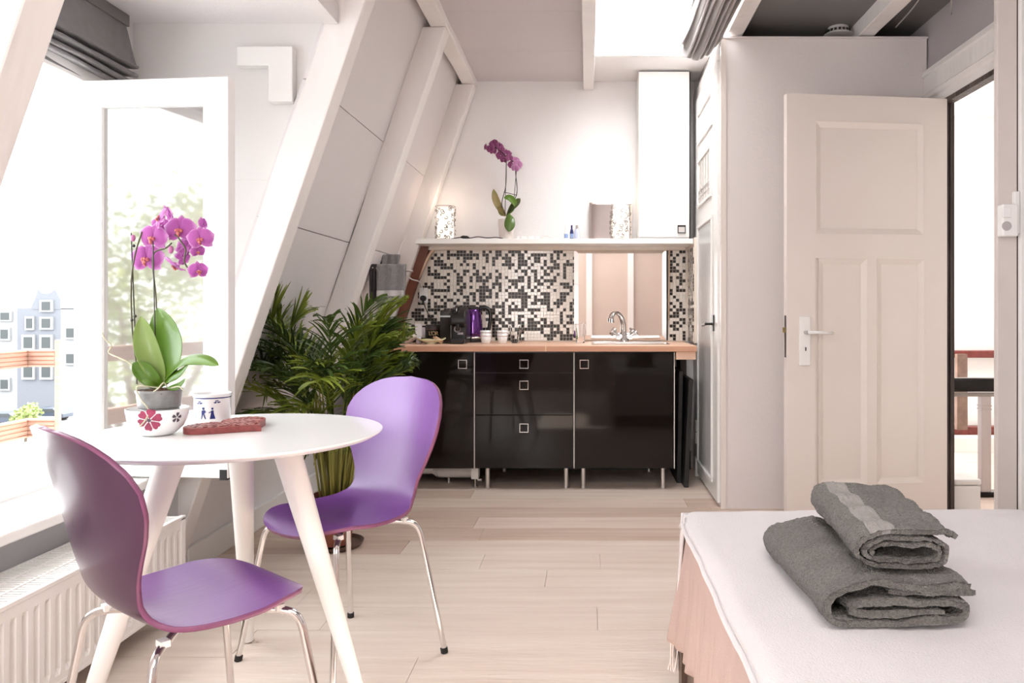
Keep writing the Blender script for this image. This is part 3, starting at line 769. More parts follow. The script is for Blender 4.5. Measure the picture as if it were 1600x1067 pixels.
cable('white cable curling between socket strip and bottles', [(-.31, 5.0, SZ + .010), (-.27, 5.0, SZ + .028), (-.22, 5.0, SZ + .008), (-.16, 5.06, SZ + .014)], .003, WIREW)
cable('white cable hanging down the slope left of the shelf', [px(634, 371, 4.92), px(626, 385, 4.92), px(622, 410, 4.9), px(640, 434, 5.0), px(655, 440, 5.08), px(661, 452, 5.12)], .004, WIREW)

# wall socket with plug
so = thing('wall_socket', 'white double wall socket on the left of the mosaic', 'socket', tuple(px(662, 462, 5.185)))
obj('socket_plate', box(-.030, .030, -.012, .003, -.050, .055), WHITE, so, bevel=.005)
pl = thing('plug', 'round black plug in the wall socket', 'plug', tuple(px(662, 466, 5.17)))
bm = bmesh.new(); cyl(bm, (0, .003, 0), (0, -.03, 0), .019, 16); cyl(bm, (0, -.02, -.01), (0, -.02, -.035), .007, 10); obj('plug_body', bm, RUBBER, pl, smooth=True, auto=40)
cable('thin black cable from the plug down behind the coffee tin', [px(662, 474, 5.14), px(668, 488, 5.13), px(676, 501, 5.12), px(690, 520, 5.10), px(700, 534, 5.05)], .0032, RUBBER)

# things on the worktop
CZ = .8665
cbw = thing('ceramic_bowl', 'wide white bowl at the left end of the worktop, behind the palm', 'bowl', (-1.165, 4.82, CZ))
bm = bmesh.new(); lathe(bm, [(.035, 0), (.04, .004), (.075, .03), (.095, .065), (.092, .066), (.07, .032), (.03, .008)], n=28); obj('bowl_shell', bm, mat('cream_ceramic', (.82, .74, .68), .25, coat=.3), cbw, smooth=True)
sp = thing('box_stack', 'small white carton on a clear lidded jar, left of the coffee tin', 'carton', (-1.075 + .005, 4.80, CZ))
bm = bmesh.new(); lathe(bm, [(.017, 0), (.019, .004), (.015, .03), (.018, .04), (.014, .046)], n=14); obj('jar', bm, mat('pale_lilac_glass', (.66, .63, .70), .15, coat=.5), sp, smooth=True)
obj('carton', box(-.020, .018, -.012, .02, .047, .125), PAPER, sp, bevel=.001)
bk = thing('black_box', 'dark box standing at the back left corner of the worktop', 'box', (-1.13 + .01, 5.06, CZ))
obj('box_body', box(-.05, .05, -.04, .04, 0, .11), BLACKM, bk, bevel=.002); obj('paper_label', box(.0, .045, -.0415, -.04, .03, .10), LILAC, bk)
ti = thing('coffee_tin', 'black coffee tin with gold lettering, left of the coffee machine', 'tin', (-1.005, 4.94, CZ))
bm = bmesh.new(); lathe(bm, [(.048, 0), (.05, .003), (.05, .088)], n=28); obj('tin_body', bm, BLACKM, ti, smooth=True, auto=50)
bm = bmesh.new(); lathe(bm, [(.051, .088), (.052, .092), (.052, .112), (.049, .118), (.0, .119)], n=28); obj('lid', bm, mat('charcoal_lid', (.06, .05, .05), .5), ti, smooth=True, auto=50)
bm = bmesh.new(); lathe(bm, [(.0515, .0885), (.0515, .0915)], n=28); obj('copper_line', bm, mat('copper_print', (.5, .25, .18), .4), ti)
def text(name, s, size, m, parent, loc, rot=(PI / 2, 0, 0), ext=.0006):
    cu = bpy.data.curves.new(name, 'FONT'); cu.body = s; cu.size = size; cu.extrude = ext; cu.align_x = 'CENTER'; cu.align_y = 'CENTER'
    cu.materials.append(m)
    cu.space_character = .8
    o = bpy.data.objects.new(name, cu); C.objects.link(o)
    bpy.context.view_layer.update()
    me = bpy.data.meshes.new_from_object(o.evaluated_get(bpy.context.evaluated_depsgraph_get()))
    bpy.data.objects.remove(o); bpy.data.curves.remove(cu)
    o = bpy.data.objects.new(name, me); C.objects.link(o); o.parent = parent; o.location = loc; o.rotation_euler = rot
    return o
text('lettering', "L'OR", .036, GOLD, ti, (.012, -.0515, .062))

lb = thing('leaf_bowl', 'yellow green leaf-shaped dish with a beige wafer on the worktop', 'dish', (-.985, 4.76, CZ))
def leafbowl(u, v):
    a = u * 2 * PI; r = v
    e = .075 * (1 + .25 * abs(math.cos(a)) ** 3); w_ = .045
    x = e * math.cos(a) * r * 1.02; y = w_ * math.sin(a) * r
    z = .005 + .022 * r ** 2.2 + .010 * r * abs(math.cos(a)) ** 4 + .004 * math.sin(4 * a) * r
    return (x, y, z)
obj('dish', grid(leafbowl, 40, 9, closeu=True), YELB, lb, smooth=True, solid=.004)
bm = bmesh.new(); cyl(bm, (0, 0, 0), (0, 0, .012), .03, 16); obj('foot', bm, YELB, lb)
bm = bmesh.new(); M = Matrix.Translation((.040, 0, .020)) @ Matrix.Rotation(.6, 4, 'Y') @ Matrix.Rotation(.5, 4, 'Z'); bx(bm, -.028, .028, -.025, .025, 0, .012, M=M); bx(bm, -.020, .03, -.02, .02, .012, .020, M=M)
tag(obj('wafer', bm, NAPK, bevel=.002), 'beige folded wafer lying in the yellow green dish', 'wafer').location = lb.location

# coffee machine
cm = thing('coffee_machine', 'black capsule coffee machine between coffee tin and kettle', 'coffee machine', (-.855, 4.86, CZ))
bm = bmesh.new(); prism(bm, [(.13, 0), (.13, .19), (.11, .212), (.0, .215), (-.02, .20), (-.02, .0)], 'x', -.088, -.018); obj('water_tank', bm, mat('smoky_tank', (.035, .03, .028), .12, coat=.6), cm, bevel=.004)
bm = bmesh.new(); bx(bm, -.09, -.016, -.022, .132, .168, .178); obj('tank_band', bm, STEEL, cm)
bm = bmesh.new(); prism(bm, [(.13, 0), (.13, .17), (.10, .215), (.03, .235), (-.04, .215), (-.075, .17), (-.08, .125), (-.045, .11), (-.045, 0)], 'x', -.015, .085); obj('machine_body', bm, BLACKM, cm, bevel=.012, seg=3)
bm = bmesh.new(); bx(bm, -.010, .082, -.115, -.04, 0, .035); obj('drip_tray', bm, BLACKM, cm, bevel=.012, seg=3)
bm = bmesh.new(); tube(bm, smooth_path([(.02, -.062, .195), (.02, -.03, .232), (.02, .04, .24)], 5), .011, 10); obj('lever', bm, mat('gloss_black', (.01, .01, .01), .1, coat=1), cm, smooth=True)
bm = bmesh.new(); cyl(bm, (.035, -.075, .125), (.035, -.075, .085), .012, 12); obj('coffee_spout', bm, BLACKM, cm)
bm = bmesh.new()
c = Vector((.028, -.0475, .093))
tube(bm, [(c.x + .019 * math.cos(i * PI / 10), -.047, c.z + .019 * math.sin(i * PI / 10)) for i in range(21)], .002, 5, cap=False)
for i in range(8):
    a = i * PI / 4; cyl(bm, (c.x + .007 * math.cos(a), -.047, c.z + .007 * math.sin(a)), (c.x + .016 * math.cos(a), -.047, c.z + .016 * math.sin(a)), .0016, 5)
obj('round_emblem', bm, STEEL, cm)
obj('cup_plate', box(.030, .068, -.060, -.046, .055, .072), mat('lilac_metal', (.38, .33, .36), .25, .6), cm, bevel=.002)
bm = bmesh.new(); cyl(bm, (-.012, -.05, 0), (-.012, -.05, .17), .0016, 6); obj('seam', bm, STEEL, cm)

# kettle
kt = thing('kettle', 'shiny purple kettle with black handle right of the coffee machine', 'kettle', (-.762, 5.062, CZ))
bm = bmesh.new(); lathe(bm, [(.064, 0), (.066, .006), (.064, .018), (.058, .02)], n=32); obj('base', bm, BLACKM, kt, smooth=True, auto=40)
bm = bmesh.new(); lathe(bm, [(.060, .020), (.063, .028), (.062, .038)], n=32); obj('steel_ring', bm, CHROME, kt, smooth=True)
bm = bmesh.new(); lathe(bm, [(.062, .038), (.063, .06), (.061, .11), (.055, .165), (.047, .205), (.043, .222)], n=36); obj('kettle_body', bm, KETTLE, kt, smooth=True)
bm = bmesh.new(); lathe(bm, [(.044, .220), (.042, .230), (.030, .236), (.012, .238), (.010, .246), (.0, .247)], n=28); obj('lid', bm, BLACKM, kt, smooth=True, auto=50)
bm = bmesh.new(); tube(bm, smooth_path([(.040, 0, .222), (.075, 0, .232), (.105, 0, .215), (.115, 0, .17), (.105, 0, .10), (.095, 0, .055), (.085, 0, .045), (.062, 0, .050)], 6), .0125, 12)
obj('handle', bm, BLACKM, kt, smooth=True)
bm = bmesh.new(); prism(bm, [(-.040, .222), (-.062, .215), (-.050, .185)], 'y', -.012, .012); obj('spout', bm, CHROME, kt, bevel=.003)

def cups(label, x, n, gl=False):
    t = thing('striped_cup', label, 'cup', (x, 4.88, CZ), 0, 'pale striped cups beside the kettle')
    for k in range(n):
        z = k * .022
        bm = bmesh.new(); lathe(bm, [(.026, z), (.028, z + .002), (.037, z + .060), (.035, z + .060), (.025, z + .005)], n=24); obj('cup_body', bm, CERAM, t, smooth=True)
        bm = bmesh.new()
        for q in (.045,) if k < n - 1 else (.018, .045): lathe(bm, [(.028 + .15 * q + .0006, z + q), (.0284 + .15 * q + .0006, z + q + .004)], n=24)
        obj('stripe', bm, STRIPE, t)
    return t
cups('stack of pale striped cups touching the kettle', -.655, 2)
cups('stack of pale striped cups standing right of the first stack', -.548, 2)
def glass(label, x, y, r, h):
    t = thing('drinking_glass', label, 'glass', (x, y, CZ))
    bm = bmesh.new(); lathe(bm, [(r * .72, 0), (r * .74, .002), (r, h), (r * .95, h), (r * .68, .008)], n=24); obj('glass_wall', bm, DRINK, t, smooth=True, auto=50)
glass('clear tumbler at the right end of the cup row', -.470, 4.90, .036, .112)
glass('clear tumbler standing before the left edge of the large mirror', -.047, 4.93, .037, .125)

# towels on the swing rail
tr = thing('towel_rail', 'chrome two-arm towel rail on the slope left of the kitchen', 'towel rail', (0, 0, 0))
bm = bmesh.new(); cyl(bm, px(572, 402, 4.78), px(600, 401, 4.78), .009); obj('rail_arm', bm, CHROME, tr, smooth=True, auto=40)
bm = bmesh.new(); cyl(bm, px(566, 417, 4.60), px(645, 423.5, 4.60), .007); obj('rail_arm', bm, CHROME, tr, smooth=True, auto=40)
bm = bmesh.new(); cyl(bm, px(572, 396, 4.79), px(572, 424, 4.60), .010); obj('rail_mount', bm, STEEL, tr)
def hung(name, label, m, Y, x0, x1, ytop, ybot, fold=.02, group=None):
    a = px(x0, ytop, Y); b = px(x1, ytop + 2, Y); zb0 = px(x0, ybot, Y).z
    H_ = a.z - zb0
    def fn(u, v):
        # v runs from the back hem over the rail to the front hem
        x = a.x + (b.x - a.x) * u + .012 * math.sin(3 * v) * u
        s = (v - .45) * 2 * H_
        if abs(s) < .02: y = s / .02 * .012; z = a.z + .002
        else:
            y = (.012 + .006 * math.sin(u * 14 + abs(s) * 6)) * (1 if s > 0 else -1); z = a.z - (abs(s) - .02)
        return (x, Y - y, z)
    t = thing(name, label, 'towel', (0, 0, 0))
    o = obj('towel_cloth', grid(fn, 30, 44), m, t, smooth=True, solid=.008)
    return t, a, b, H_
t1, a, b, H_ = hung('hand_towel', 'grey hand towel with a pale band on the front towel rail', TOWEL2, 4.60, 590, 631, 414, 474)
def band(u, v):
    x = a.x + (b.x - a.x) * u + .012 * math.sin(3 * .92) * u
    return (x, 4.60 - .019 - .006 * math.sin(u * 14 + .9), a.z - .155 - .035 * v)
obj('woven_band', grid(band, 24, 4), mat('pale_towel_band', (.55, .53, .53), .7), t1, smooth=True)
t1b, *_ = hung('hand_towel', 'dark grey folded towel at the left of the front towel rail', TOWEL3, 4.61, 579, 590, 414, 470)
t2, *_ = hung('hand_towel', 'small grey towel on the rear towel rail, near the shelf end', TOWEL2, 4.78, 598, 622, 399, 420)
t3, *_ = hung('hand_towel', 'dark grey towel on the rear towel rail, above the front one', TOWEL3, 4.79, 588, 598, 399, 425)

# ------------------------------------------------------------------ ceiling details
vt = thing('ceiling_vent', 'round white slotted vent on the dark grey ceiling', 'vent', (1.395, 4.22, 2.65))
bm = bmesh.new(); lathe(bm, [(.055, 0), (.058, -.02), (.066, -.035), (.078, -.040), (.080, -.046), (.070, -.050), (.03, -.052), (0, -.052)], n=32); obj('rose', bm, mat('off_white_vent', (.62, .60, .585), .5), vt, smooth=True, auto=40)
bm = bmesh.new()
for i in range(18):
    a = i * PI / 9; M = Matrix.Rotation(a, 4, 'Z') @ Matrix.Translation((.0625, 0, -.026)) ; bx(bm, -.004, .004, -.006, .006, -.006, .007, M=M)
obj('slots', bm, SHADOWB, vt)
cable('thin grey cable looped along the beam above the doorway', [(1.58, 2.9, 2.60), (1.60, 3.15, 2.585), (1.575, 3.3, 2.56), (1.62, 3.38, 2.575), (1.60, 3.5, 2.60), (1.63, 3.8, 2.59), (1.66, 4.08, 2.60)], .004, mat('greyish_cable', (.45, .42, .41), .5))
cable('second thin cable running beside the beam towards the closet corner', [(1.57, 3.0, 2.56), (1.61, 3.3, 2.58), (1.66, 3.45, 2.56), (1.80, 3.75, 2.54)], .0035, mat('pale_grey_cable', (.5, .47, .45), .5))
# skylight curtain
cu = thing('skylight_curtain', 'bunched light grey curtain drawn to the right of the skylight', 'curtain', (0, 0, 0))
def curt(u, v):
    y = 3.0 + 1.36 * v
    n = noise.noise(Vector((u * 9, v * 2.2, 4)))
    n2 = noise.noise(Vector((u * 3, v * 1.3, 9)))
    wdt = .24 - .04 * v - .06 * max(0, v - .8) * 5 * .5
    x = .50 + .02 * v + wdt * u + .012 * math.sin(u * 40 + 3 * v + 4 * n2) + .01 * n
    sag = .075 * math.sin(PI * min(1, u * 1.0)) + .03 * v
    z = 2.60 - sag + .030 * math.sin(u * 62 + 4 * n2 + 2.5 * v) + .010 * n
    if v > .9: z += (v - .9) * 10 * .055
    return (x, y, z)
obj('curtain_cloth', grid(curt, 150, 46), CURTF, cu, smooth=True, solid=.003)
bm = bmesh.new(); cyl(bm, (.74, 3.0, 2.64), (.74, 4.5, 2.64), .006); obj('curtain_wire', bm, STEEL, cu)

# light switch on the post
sw = thing('light_switch', 'white light switch with socket on the beige post', 'switch', (1.512, 2.80, 0))
def sq(x): return (x - 1553) / 423.0
def sz(y): return CAMZ + (488 - y) / 423.0
obj('switch_box', box(sq(1553), sq(1578), -.040, .0, sz(371), sz(321)), WHITE, sw, bevel=.006)
obj('rocker', box(-.002, .028, -.046, -.04, sz(342), sz(326)), CERAM, sw, bevel=.002)
bm = bmesh.new(); cyl(bm, (.014, -.040, sz(355)), (.014, -.044, sz(355)), .017, 18); obj('socket_ring', bm, mat('grey_socket', (.45, .42, .42), .5), sw)
obj('cable_cover', box(.055, .075, -.02, 0, sz(366), sz(300) * 1.0), WHITE, sw, bevel=.003)

# ------------------------------------------------------------------ landing
hr = thing('stair_handrail', 'black glossy handrail of the stairwell seen through the doorway', 'handrail', (0, 0, 0))
za = px(0, 602, 4.4).z
obj('rail', box(1.99, 3.0, 4.36, 4.43, za - .035, za + .045), BLACKG, hr, bevel=.015)
obj('sub_rail', box(1.99, 3.0, 4.37, 4.42, za - .062, za - .042), mat('grey_scuffed', (.35, .3, .27), .5), hr)
zb = px(0, 790, 4.4).z
bmx = px(1530, 700, 4.4).x
for k, x in enumerate((bmx, bmx + .32)):
    bm = bmesh.new(); bx(bm, x, x + .055, 4.37, 4.42, -.0, za - .062)
    for z in (za - .14, za - .12): bx(bm, x - .004, x + .059, 4.366, 4.424, z, z + .008)
    obj('baluster', bm, mat('lilac_baluster', (.62, .54, .52), .5), hr, bevel=.003)
obj('base_rail', box(1.99, 3.0, 4.36, 4.43, 0, .03), BLACKG, hr)
for nm, lab, y0, y1, Y in (('wall_rail', 'upper dark red dado rail on the stairwell wall', 548, 559, 5.9), ('wall_rail', 'lower dark red stringer on the stairwell wall', 667, 681, 5.9)):
    tag(obj(nm, box(1.98, 3.4, Y, Y + .09, px(0, y1, Y).z, px(0, y0, Y).z), REDW, bevel=.006), lab, 'rail')
bm = bmesh.new(); a0 = px(1494, 553, 5.7); a1 = px(1509, 671, 5.7)
prism(bm, [(a0.x, a0.z), (a0.x + .075, a0.z), (a1.x + .005, a1.z), (a1.x - .075, a1.z)], 'y', 5.68, 5.72)
tag(obj('newel_board', bm, mat('brown_grey_board', (.20, .13, .10), .5, var=.3, scale=12)), 'brown slanting board between the two dark red rails', 'board')
tag(obj('skirting_heater', box(2.0, 3.3, 5.75, 5.89, px(0, 752, 5.75).z, px(0, 684, 5.75).z), WHITE, bevel=.004), 'long white low panel under the stairwell wall rail', 'panel')
bn = thing('waste_bin', 'white lidded bin beside the dark door jamb', 'bin', (2.0, 4.0, 0))
obj('bin_body', box(-.10, .04, -.07, .07, 0, .165), BINW, bn, bevel=.006); obj('lid', box(-.10, .044, -.075, .075, .168, .20), BINW, bn, bevel=.01)
# ------------------------------------------------------------------ window bay objects
# roman blind
rb = thing('roman_blind', 'grey roman blind folded up at the top of the bay window', 'blind', (0, 0, 0))
bp = [(-1.785, 2.20), (-1.765, 2.14), (-1.735, 2.02), (-1.722, 1.995), (-1.730, 1.985), (-1.762, 1.99), (-1.775, 1.982), (-1.745, 1.965), (-1.722, 1.945), (-1.725, 1.930), (-1.765, 1.938), (-1.78, 1.93),
      (-1.750, 1.915), (-1.732, 1.898), (-1.737, 1.886), (-1.770, 1.898), (-1.785, 1.892), (-1.757, 1.882), (-1.745, 1.868), (-1.75, 1.856), (-1.775, 1.868), (-1.79, 1.866), (-1.785, 1.84), (-1.78, 1.805)]
bp = [(a, b if b > 2.02 else 2.02 - (2.02 - b) * (.62 if b > 1.85 else .60)) for a, b in bp]
bps = smooth_path([(a, 0, b) for a, b in bp], 4)
def blind(u, v):
    p = bps[min(len(bps) - 1, int(round(u * (len(bps) - 1))))]; y = 1.58 + 1.30 * v
    s = .006 * u * math.sin(v * 9 + u * 2) + .004 * noise.noise(Vector((v * 8, u * 12, 0)))
    return (p.x + s * .6 + .0, y + .03 * (1 - u) * v, p.z + s + .02 * u * (1 - v) * 0)
obj('blind_cloth', grid(blind, len(bps), 40), GREYF, rb, smooth=True, solid=.003)
obj('head_rail', box(-1.80, -1.765, 1.58, 2.92, 2.165, 2.208), mat('grey_headrail', (.16, .15, .15), .5), rb)

# radiator
ra = thing('radiator', 'white panel radiator under the bay window behind the purple chair', 'radiator', (0, 0, 0))
RX0, RX1, RY0, RY1, RZ0, RZ1 = -1.575, -1.385, .75, 2.61, .085, .368
n = 46; V = []; Fc = []
prof = []
for k in range(n):
    y = RY0 + .03 + (RY1 - RY0 - .06) * k / n; d = (RY1 - RY0 - .06) / n
    prof += [(y, 0), (y + d * .42, 0), (y + d * .55, .010), (y + d * .87, .010)]
prof.append((RY1 - .03, 0))
bm = bmesh.new()
rows = [(RZ0 + .012, 0), (RZ0 + .03, 0), (RZ0 + .045, 1), (RZ1 - .055, 1), (RZ1 - .04, 0), (RZ1 - .012, 0)]
vv = [[bm.verts.new((RX1 - dd * f, y, z)) for y, dd in prof] for z, f in rows]
for a, b in zip(vv, vv[1:]):
    for i in range(len(prof) - 1): bm.faces.new((a[i], a[i + 1], b[i + 1], b[i]))
obj('front_panel', bm, RAD, ra)
bm = bmesh.new(); bx(bm, RX0, RX1 - .014, RY0 + .02, RY1 - .02, RZ0, RZ1 - .03); obj('core', bm, RAD, ra)
for y in (RY0, RY1 - .03): obj('end_cover', box(RX0, RX1 + .002, y, y + .03, RZ0 + .005, RZ1 - .004), RAD, ra, bevel=.003)
obj('front_lip', box(RX1 - .012, RX1 + .002, RY0, RY1, RZ1 - .013, RZ1), RAD, ra, bevel=.002)
obj('bottom_lip', box(RX1 - .012, RX1 + .001, RY0, RY1, RZ0, RZ0 + .013), RAD, ra, bevel=.002)
bm = bmesh.new()
m_ = int((RY1 - RY0) / .016)
for k in range(m_): bx(bm, RX0, RX1 - .012, RY0 + .016 * k, RY0 + .016 * k + .010, RZ1 - .008, RZ1 - .003)
for x in (RX0, RX0 + .06, RX0 + .12, RX1 - .016): bx(bm, x, x + .008, RY0, RY1, RZ1 - .006, RZ1 - .001)
tag(obj('top_grille', bm, RAD, ra), kind='stuff')
bm = bmesh.new(); cyl(bm, (-1.45, 2.66, 0), (-1.45, 2.66, .15), .010); cyl(bm, (-1.45, 2.66, .15), (-1.45, 2.60, .15), .010); cyl(bm, (-1.45, 2.66, .13), (-1.45, 2.66, .22), .018); obj('valve', bm, WHITE, ra, smooth=True, auto=40)
for y in (.95, 2.35): obj('wall_bracket', box(-1.60, -1.575, y, y + .03, .12, .33), RAD, ra)
bm = bmesh.new(); 
for y in (1.0, 2.3): bx(bm, -1.56, -1.54, y, y + .03, 0, RZ0)
obj('floor_bracket', bm, RAD, ra)
rp = thing('riser_pipes', 'pair of white heating pipes rising behind the palm pot', 'pipes', (0, 0, 0))
for x in (-1.27, -1.235):
    bm = bmesh.new(); cyl(bm, (x, 4.03, 0), (x, 4.03, .55), .011); obj('pipe', bm, WHITE, rp, smooth=True, auto=40)

# ------------------------------------------------------------------ table
tx, ty, TZ = -.972, 2.085, .735
tbl = thing('round_table', 'round white table with three tapered legs by the window', 'table', (tx, ty, 0))
bm = bmesh.new(); lathe(bm, [(.0, TZ - .020), (.345, TZ - .020), (.375, TZ - .016), (.394, TZ - .005), (.395, TZ - .002), (.393, TZ), (0, TZ)], n=96); obj('tabletop', bm, TABLE, tbl, smooth=True, auto=25)
bm = bmesh.new(); lathe(bm, [(.0, TZ - .032), (.20, TZ - .032), (.20, TZ - .020)], n=32); obj('mounting_ring', bm, LEGW, tbl)
for a in (108.9, 228.9, 348.9):
    a = math.radians(a); d = Vector((math.cos(a), math.sin(a), 0))
    bm = bmesh.new(); tube(bm, [d * .155 + Vector((0, 0, TZ - .03)), d * .19 + Vector((0, 0, .60)), d * .385 + Vector((0, 0, .008))], [.036, .034, .0165], 20)
    lg = obj('leg', bm, LEGW, tbl, smooth=True, auto=50)
    bm = bmesh.new(); cyl(bm, d * .387 + Vector((0, 0, 0)), d * .386 + Vector((0, 0, .009)), .011, 12); obj('foot_cap', bm, RUBBER, lg)

# ------------------------------------------------------------------ chairs
cprof = [(0, .206, .420), (.05, .168, .436), (.12, .108, .441), (.20, .040, .435), (.28, -.040, .434), (.34, -.100, .440), (.385, -.140, .456), (.42, -.166, .478), (.46, -.186, .512),
         (.52, -.204, .567), (.60, -.222, .642), (.70, -.246, .736), (.78, -.268, .800), (.84, -.284, .846)]
cw = [(0, 0), (.003, .046), (.010, .082), (.025, .120), (.052, .155), (.095, .184), (.15, .203), (.19, .208), (.25, .205), (.31, .193), (.36, .176), (.41, .155), (.45, .150), (.49, .158), (.54, .182), (.60, .212), (.65, .229), (.70, .231),
      (.745, .217), (.78, .192), (.805, .161), (.823, .123), (.834, .075), (.84, 0)]
def interp(tab, t, c=1):
    for a, b in zip(tab, tab[1:]):
        if t <= b[0]:
            k = (t - a[0]) / (b[0] - a[0]); return a[c] + (b[c] - a[c]) * k
    return tab[-1][c]
sp_ = smooth_path([(t, u, z) for t, u, z in cprof], 8)
sprof = [(p.x, p.y, p.z) for p in sp_]
def shellfn(i_, j_):
    # i_ along the centre line, j_ across
    t = .84 * (.5 - .5 * math.cos(PI * i_)) if True else .84 * i_
    u = interp(sprof, t, 1); z = interp(sprof, t, 2); w_ = interp(cw, t)
    s = (j_ * 2 - 1); y = w_ * math.sin(s * PI / 2) if True else w_ * s
    k = (y / .2) ** 2
    bk = min(1, max(0, (t - .36) / .12))
    return (u + bk * .038 * k, y, z + (1 - bk) * .008 * k)
def make_chair(label, loc, rz):
    t = thing('dining_chair', label, 'chair', loc, rz, 'purple plywood chairs at the round table')
    g = grid(shellfn, 72, 25)
    me_ = obj('seat_shell', g, [PURPLEB, PURPLE, PURPLEE], t, smooth=True)
    mo = me_.modifiers.new('solid', 'SOLIDIFY'); mo.thickness = .011; mo.offset = -1; mo.use_rim = True; mo.material_offset = 1; mo.material_offset_rim = 2
    mo2 = me_.modifiers.new('weld', 'WELD'); mo2.merge_threshold = .0004
    me_.modifiers.move(1, 0)
    for su in (1, -1):
        for sv in (1, -1):
            pts = [(su * .02, sv * .035, .418), (su * .07, sv * .09, .418), (su * .118, sv * .143, .416), (su * .142, sv * .168, .405), (su * .152, sv * .180, .382), (su * .158, sv * .188, .34)]
            pts = smooth_path(pts, 5) + [Vector((su * .205, sv * .235, .006))]
            bm = bmesh.new(); tube(bm, pts, .0088, 12); l_ = obj('leg', bm, CHROME, t, smooth=True, auto=60)
            d = Vector((su * .205, sv * .235, 0)); bm = bmesh.new(); cyl(bm, d, d + Vector((-su * .002, -sv * .002, .016)), .0115, 12); obj('foot_cap', bm, RUBBER, l_)
            bm = bmesh.new(); bx(bm, su * .118 - .009, su * .118 + .009, sv * .143 - .012, sv * .143 + .012, .416, .4285); obj('spacer', bm, WHITE, l_)
    bm = bmesh.new(); bx(bm, -.075, .075, -.07, .07, .409, .427); obj('mount_plate', bm, BLACKM, t, bevel=.006)
    return t
ch1 = make_chair('purple plywood chair nearest the camera, seen from behind', (-.862, 1.655, 0), math.radians(51))
ch2 = copy_tree(ch1, (-.758, 2.345, 0), math.radians(234), 'purple plywood chair facing us at the far right of the table')

# ------------------------------------------------------------------ on the table
def leaf(bm, pts, wd, side, fold=.15, nseg=10, mi=0, tip=.0, wp=1.25):
    """leaf blade along a smooth spine; wd half width; side = sideways direction; fold lifts the edges"""
    P = smooth_path(pts, max(2, nseg // (len(pts) - 1))); n = len(P) - 1; side = Vector(side).normalized()
    prev = None
    for i, p in enumerate(P):
        t = i / n
        w_ = wd * (max(0, math.sin(PI * min(1, t) ** wp)) ** .62 if 0 < t < 1 else 0) + .0008
        d = (P[min(i + 1, n)] - P[max(i - 1, 0)]).normalized()
        s = (side - d * side.dot(d)).normalized(); nrm = s.cross(d)
        row = [bm.verts.new(p + s * w_ * q + nrm * (fold * w_ * q * q)) for q in (-1, -.5, 0, .5, 1)]
        if prev:
            for a in range(4):
                f = bm.faces.new((prev[a], prev[a + 1], row[a + 1], row[a])); f.material_index = mi
        prev = row

def flower(name, parent, c, size, face, roll, mats, spread=1.0, lip=True, n_=7):
    """moth orchid bloom; face = direction it looks"""
    f = Vector(face).normalized(); up = Vector((0, 0, 1)); r = up.cross(f)
    if r.length < .1: r = Vector((1, 0, 0))
    r.normalize(); u = f.cross(r)
    R = Matrix((r, u, f)).transposed().to_4x4(); M = Matrix.Translation(c) @ R @ Matrix.Rotation(roll, 4, 'Z')
    V, Fc, rim = [], [], []
    def petal(ang, L_, Wd, zlift, round_):
        base = len(V); nu, nv = n_ + 2, 7
        for i in range(nu):
            t = .5 - .5 * math.cos(PI * i / (nu - 1))
            q_ = t ** round_
            w_ = Wd * max(0, 4 * q_ * (1 - q_)) ** .5 + .02 * Wd
            for j in range(nv):
                s = j / (nv - 1) * 2 - 1
                x = w_ * s; y = L_ * (.05 + .95 * t) - (.12 * L_ * s * s * t)
                z = zlift + .16 * size * math.sin(t * 2.4) * .35 - .10 * size * t * t - .05 * size * s * s
                ca, sa = math.cos(ang), math.sin(ang)
                V.append(M @ Vector((x * ca - y * sa, x * sa + y * ca, z)))
                rim.append(max(t ** 2.5, abs(s) ** 3) * (.25 + .75 * t))
        for i in range(nu - 1):
            for j in range(nv - 1):
                a = base + i * nv + j; Fc.append((a, a + 1, a + nv + 1, a + nv))
    s = size
    for a in (0, 2.25, -2.25): petal(a, s * .50, s * .17, -.02 * s, .8)
    for a in (1.32, -1.32): petal(a, s * .54 * spread, s * .33, .02 * s, .78)
    o = obj(name, (V, [], Fc), mats, parent, smooth=True, sub=1)
    at = o.data.attributes.new('rim', 'FLOAT', 'POINT')
    at.data.foreach_set('value', rim)
    if lip:
        bm = bmesh.new()
        for (x, y, z, q) in ((0, -.02, .09, .05), (-.07, -.04, .08, .055), (.07, -.04, .08, .055), (0, -.13, .12, .06), (0, -.19, .07, .04)):
            MM = M @ Matrix.Translation(Vector((x, y, z)) * s) @ Matrix.Diagonal((1, 1.25, .8, 1))
            bmesh.ops.create_uvsphere(bm, u_segments=7, v_segments=5, radius=q * s, matrix=MM)
        l_ = obj('lip', bm, LIP, o, smooth=True)
    return o

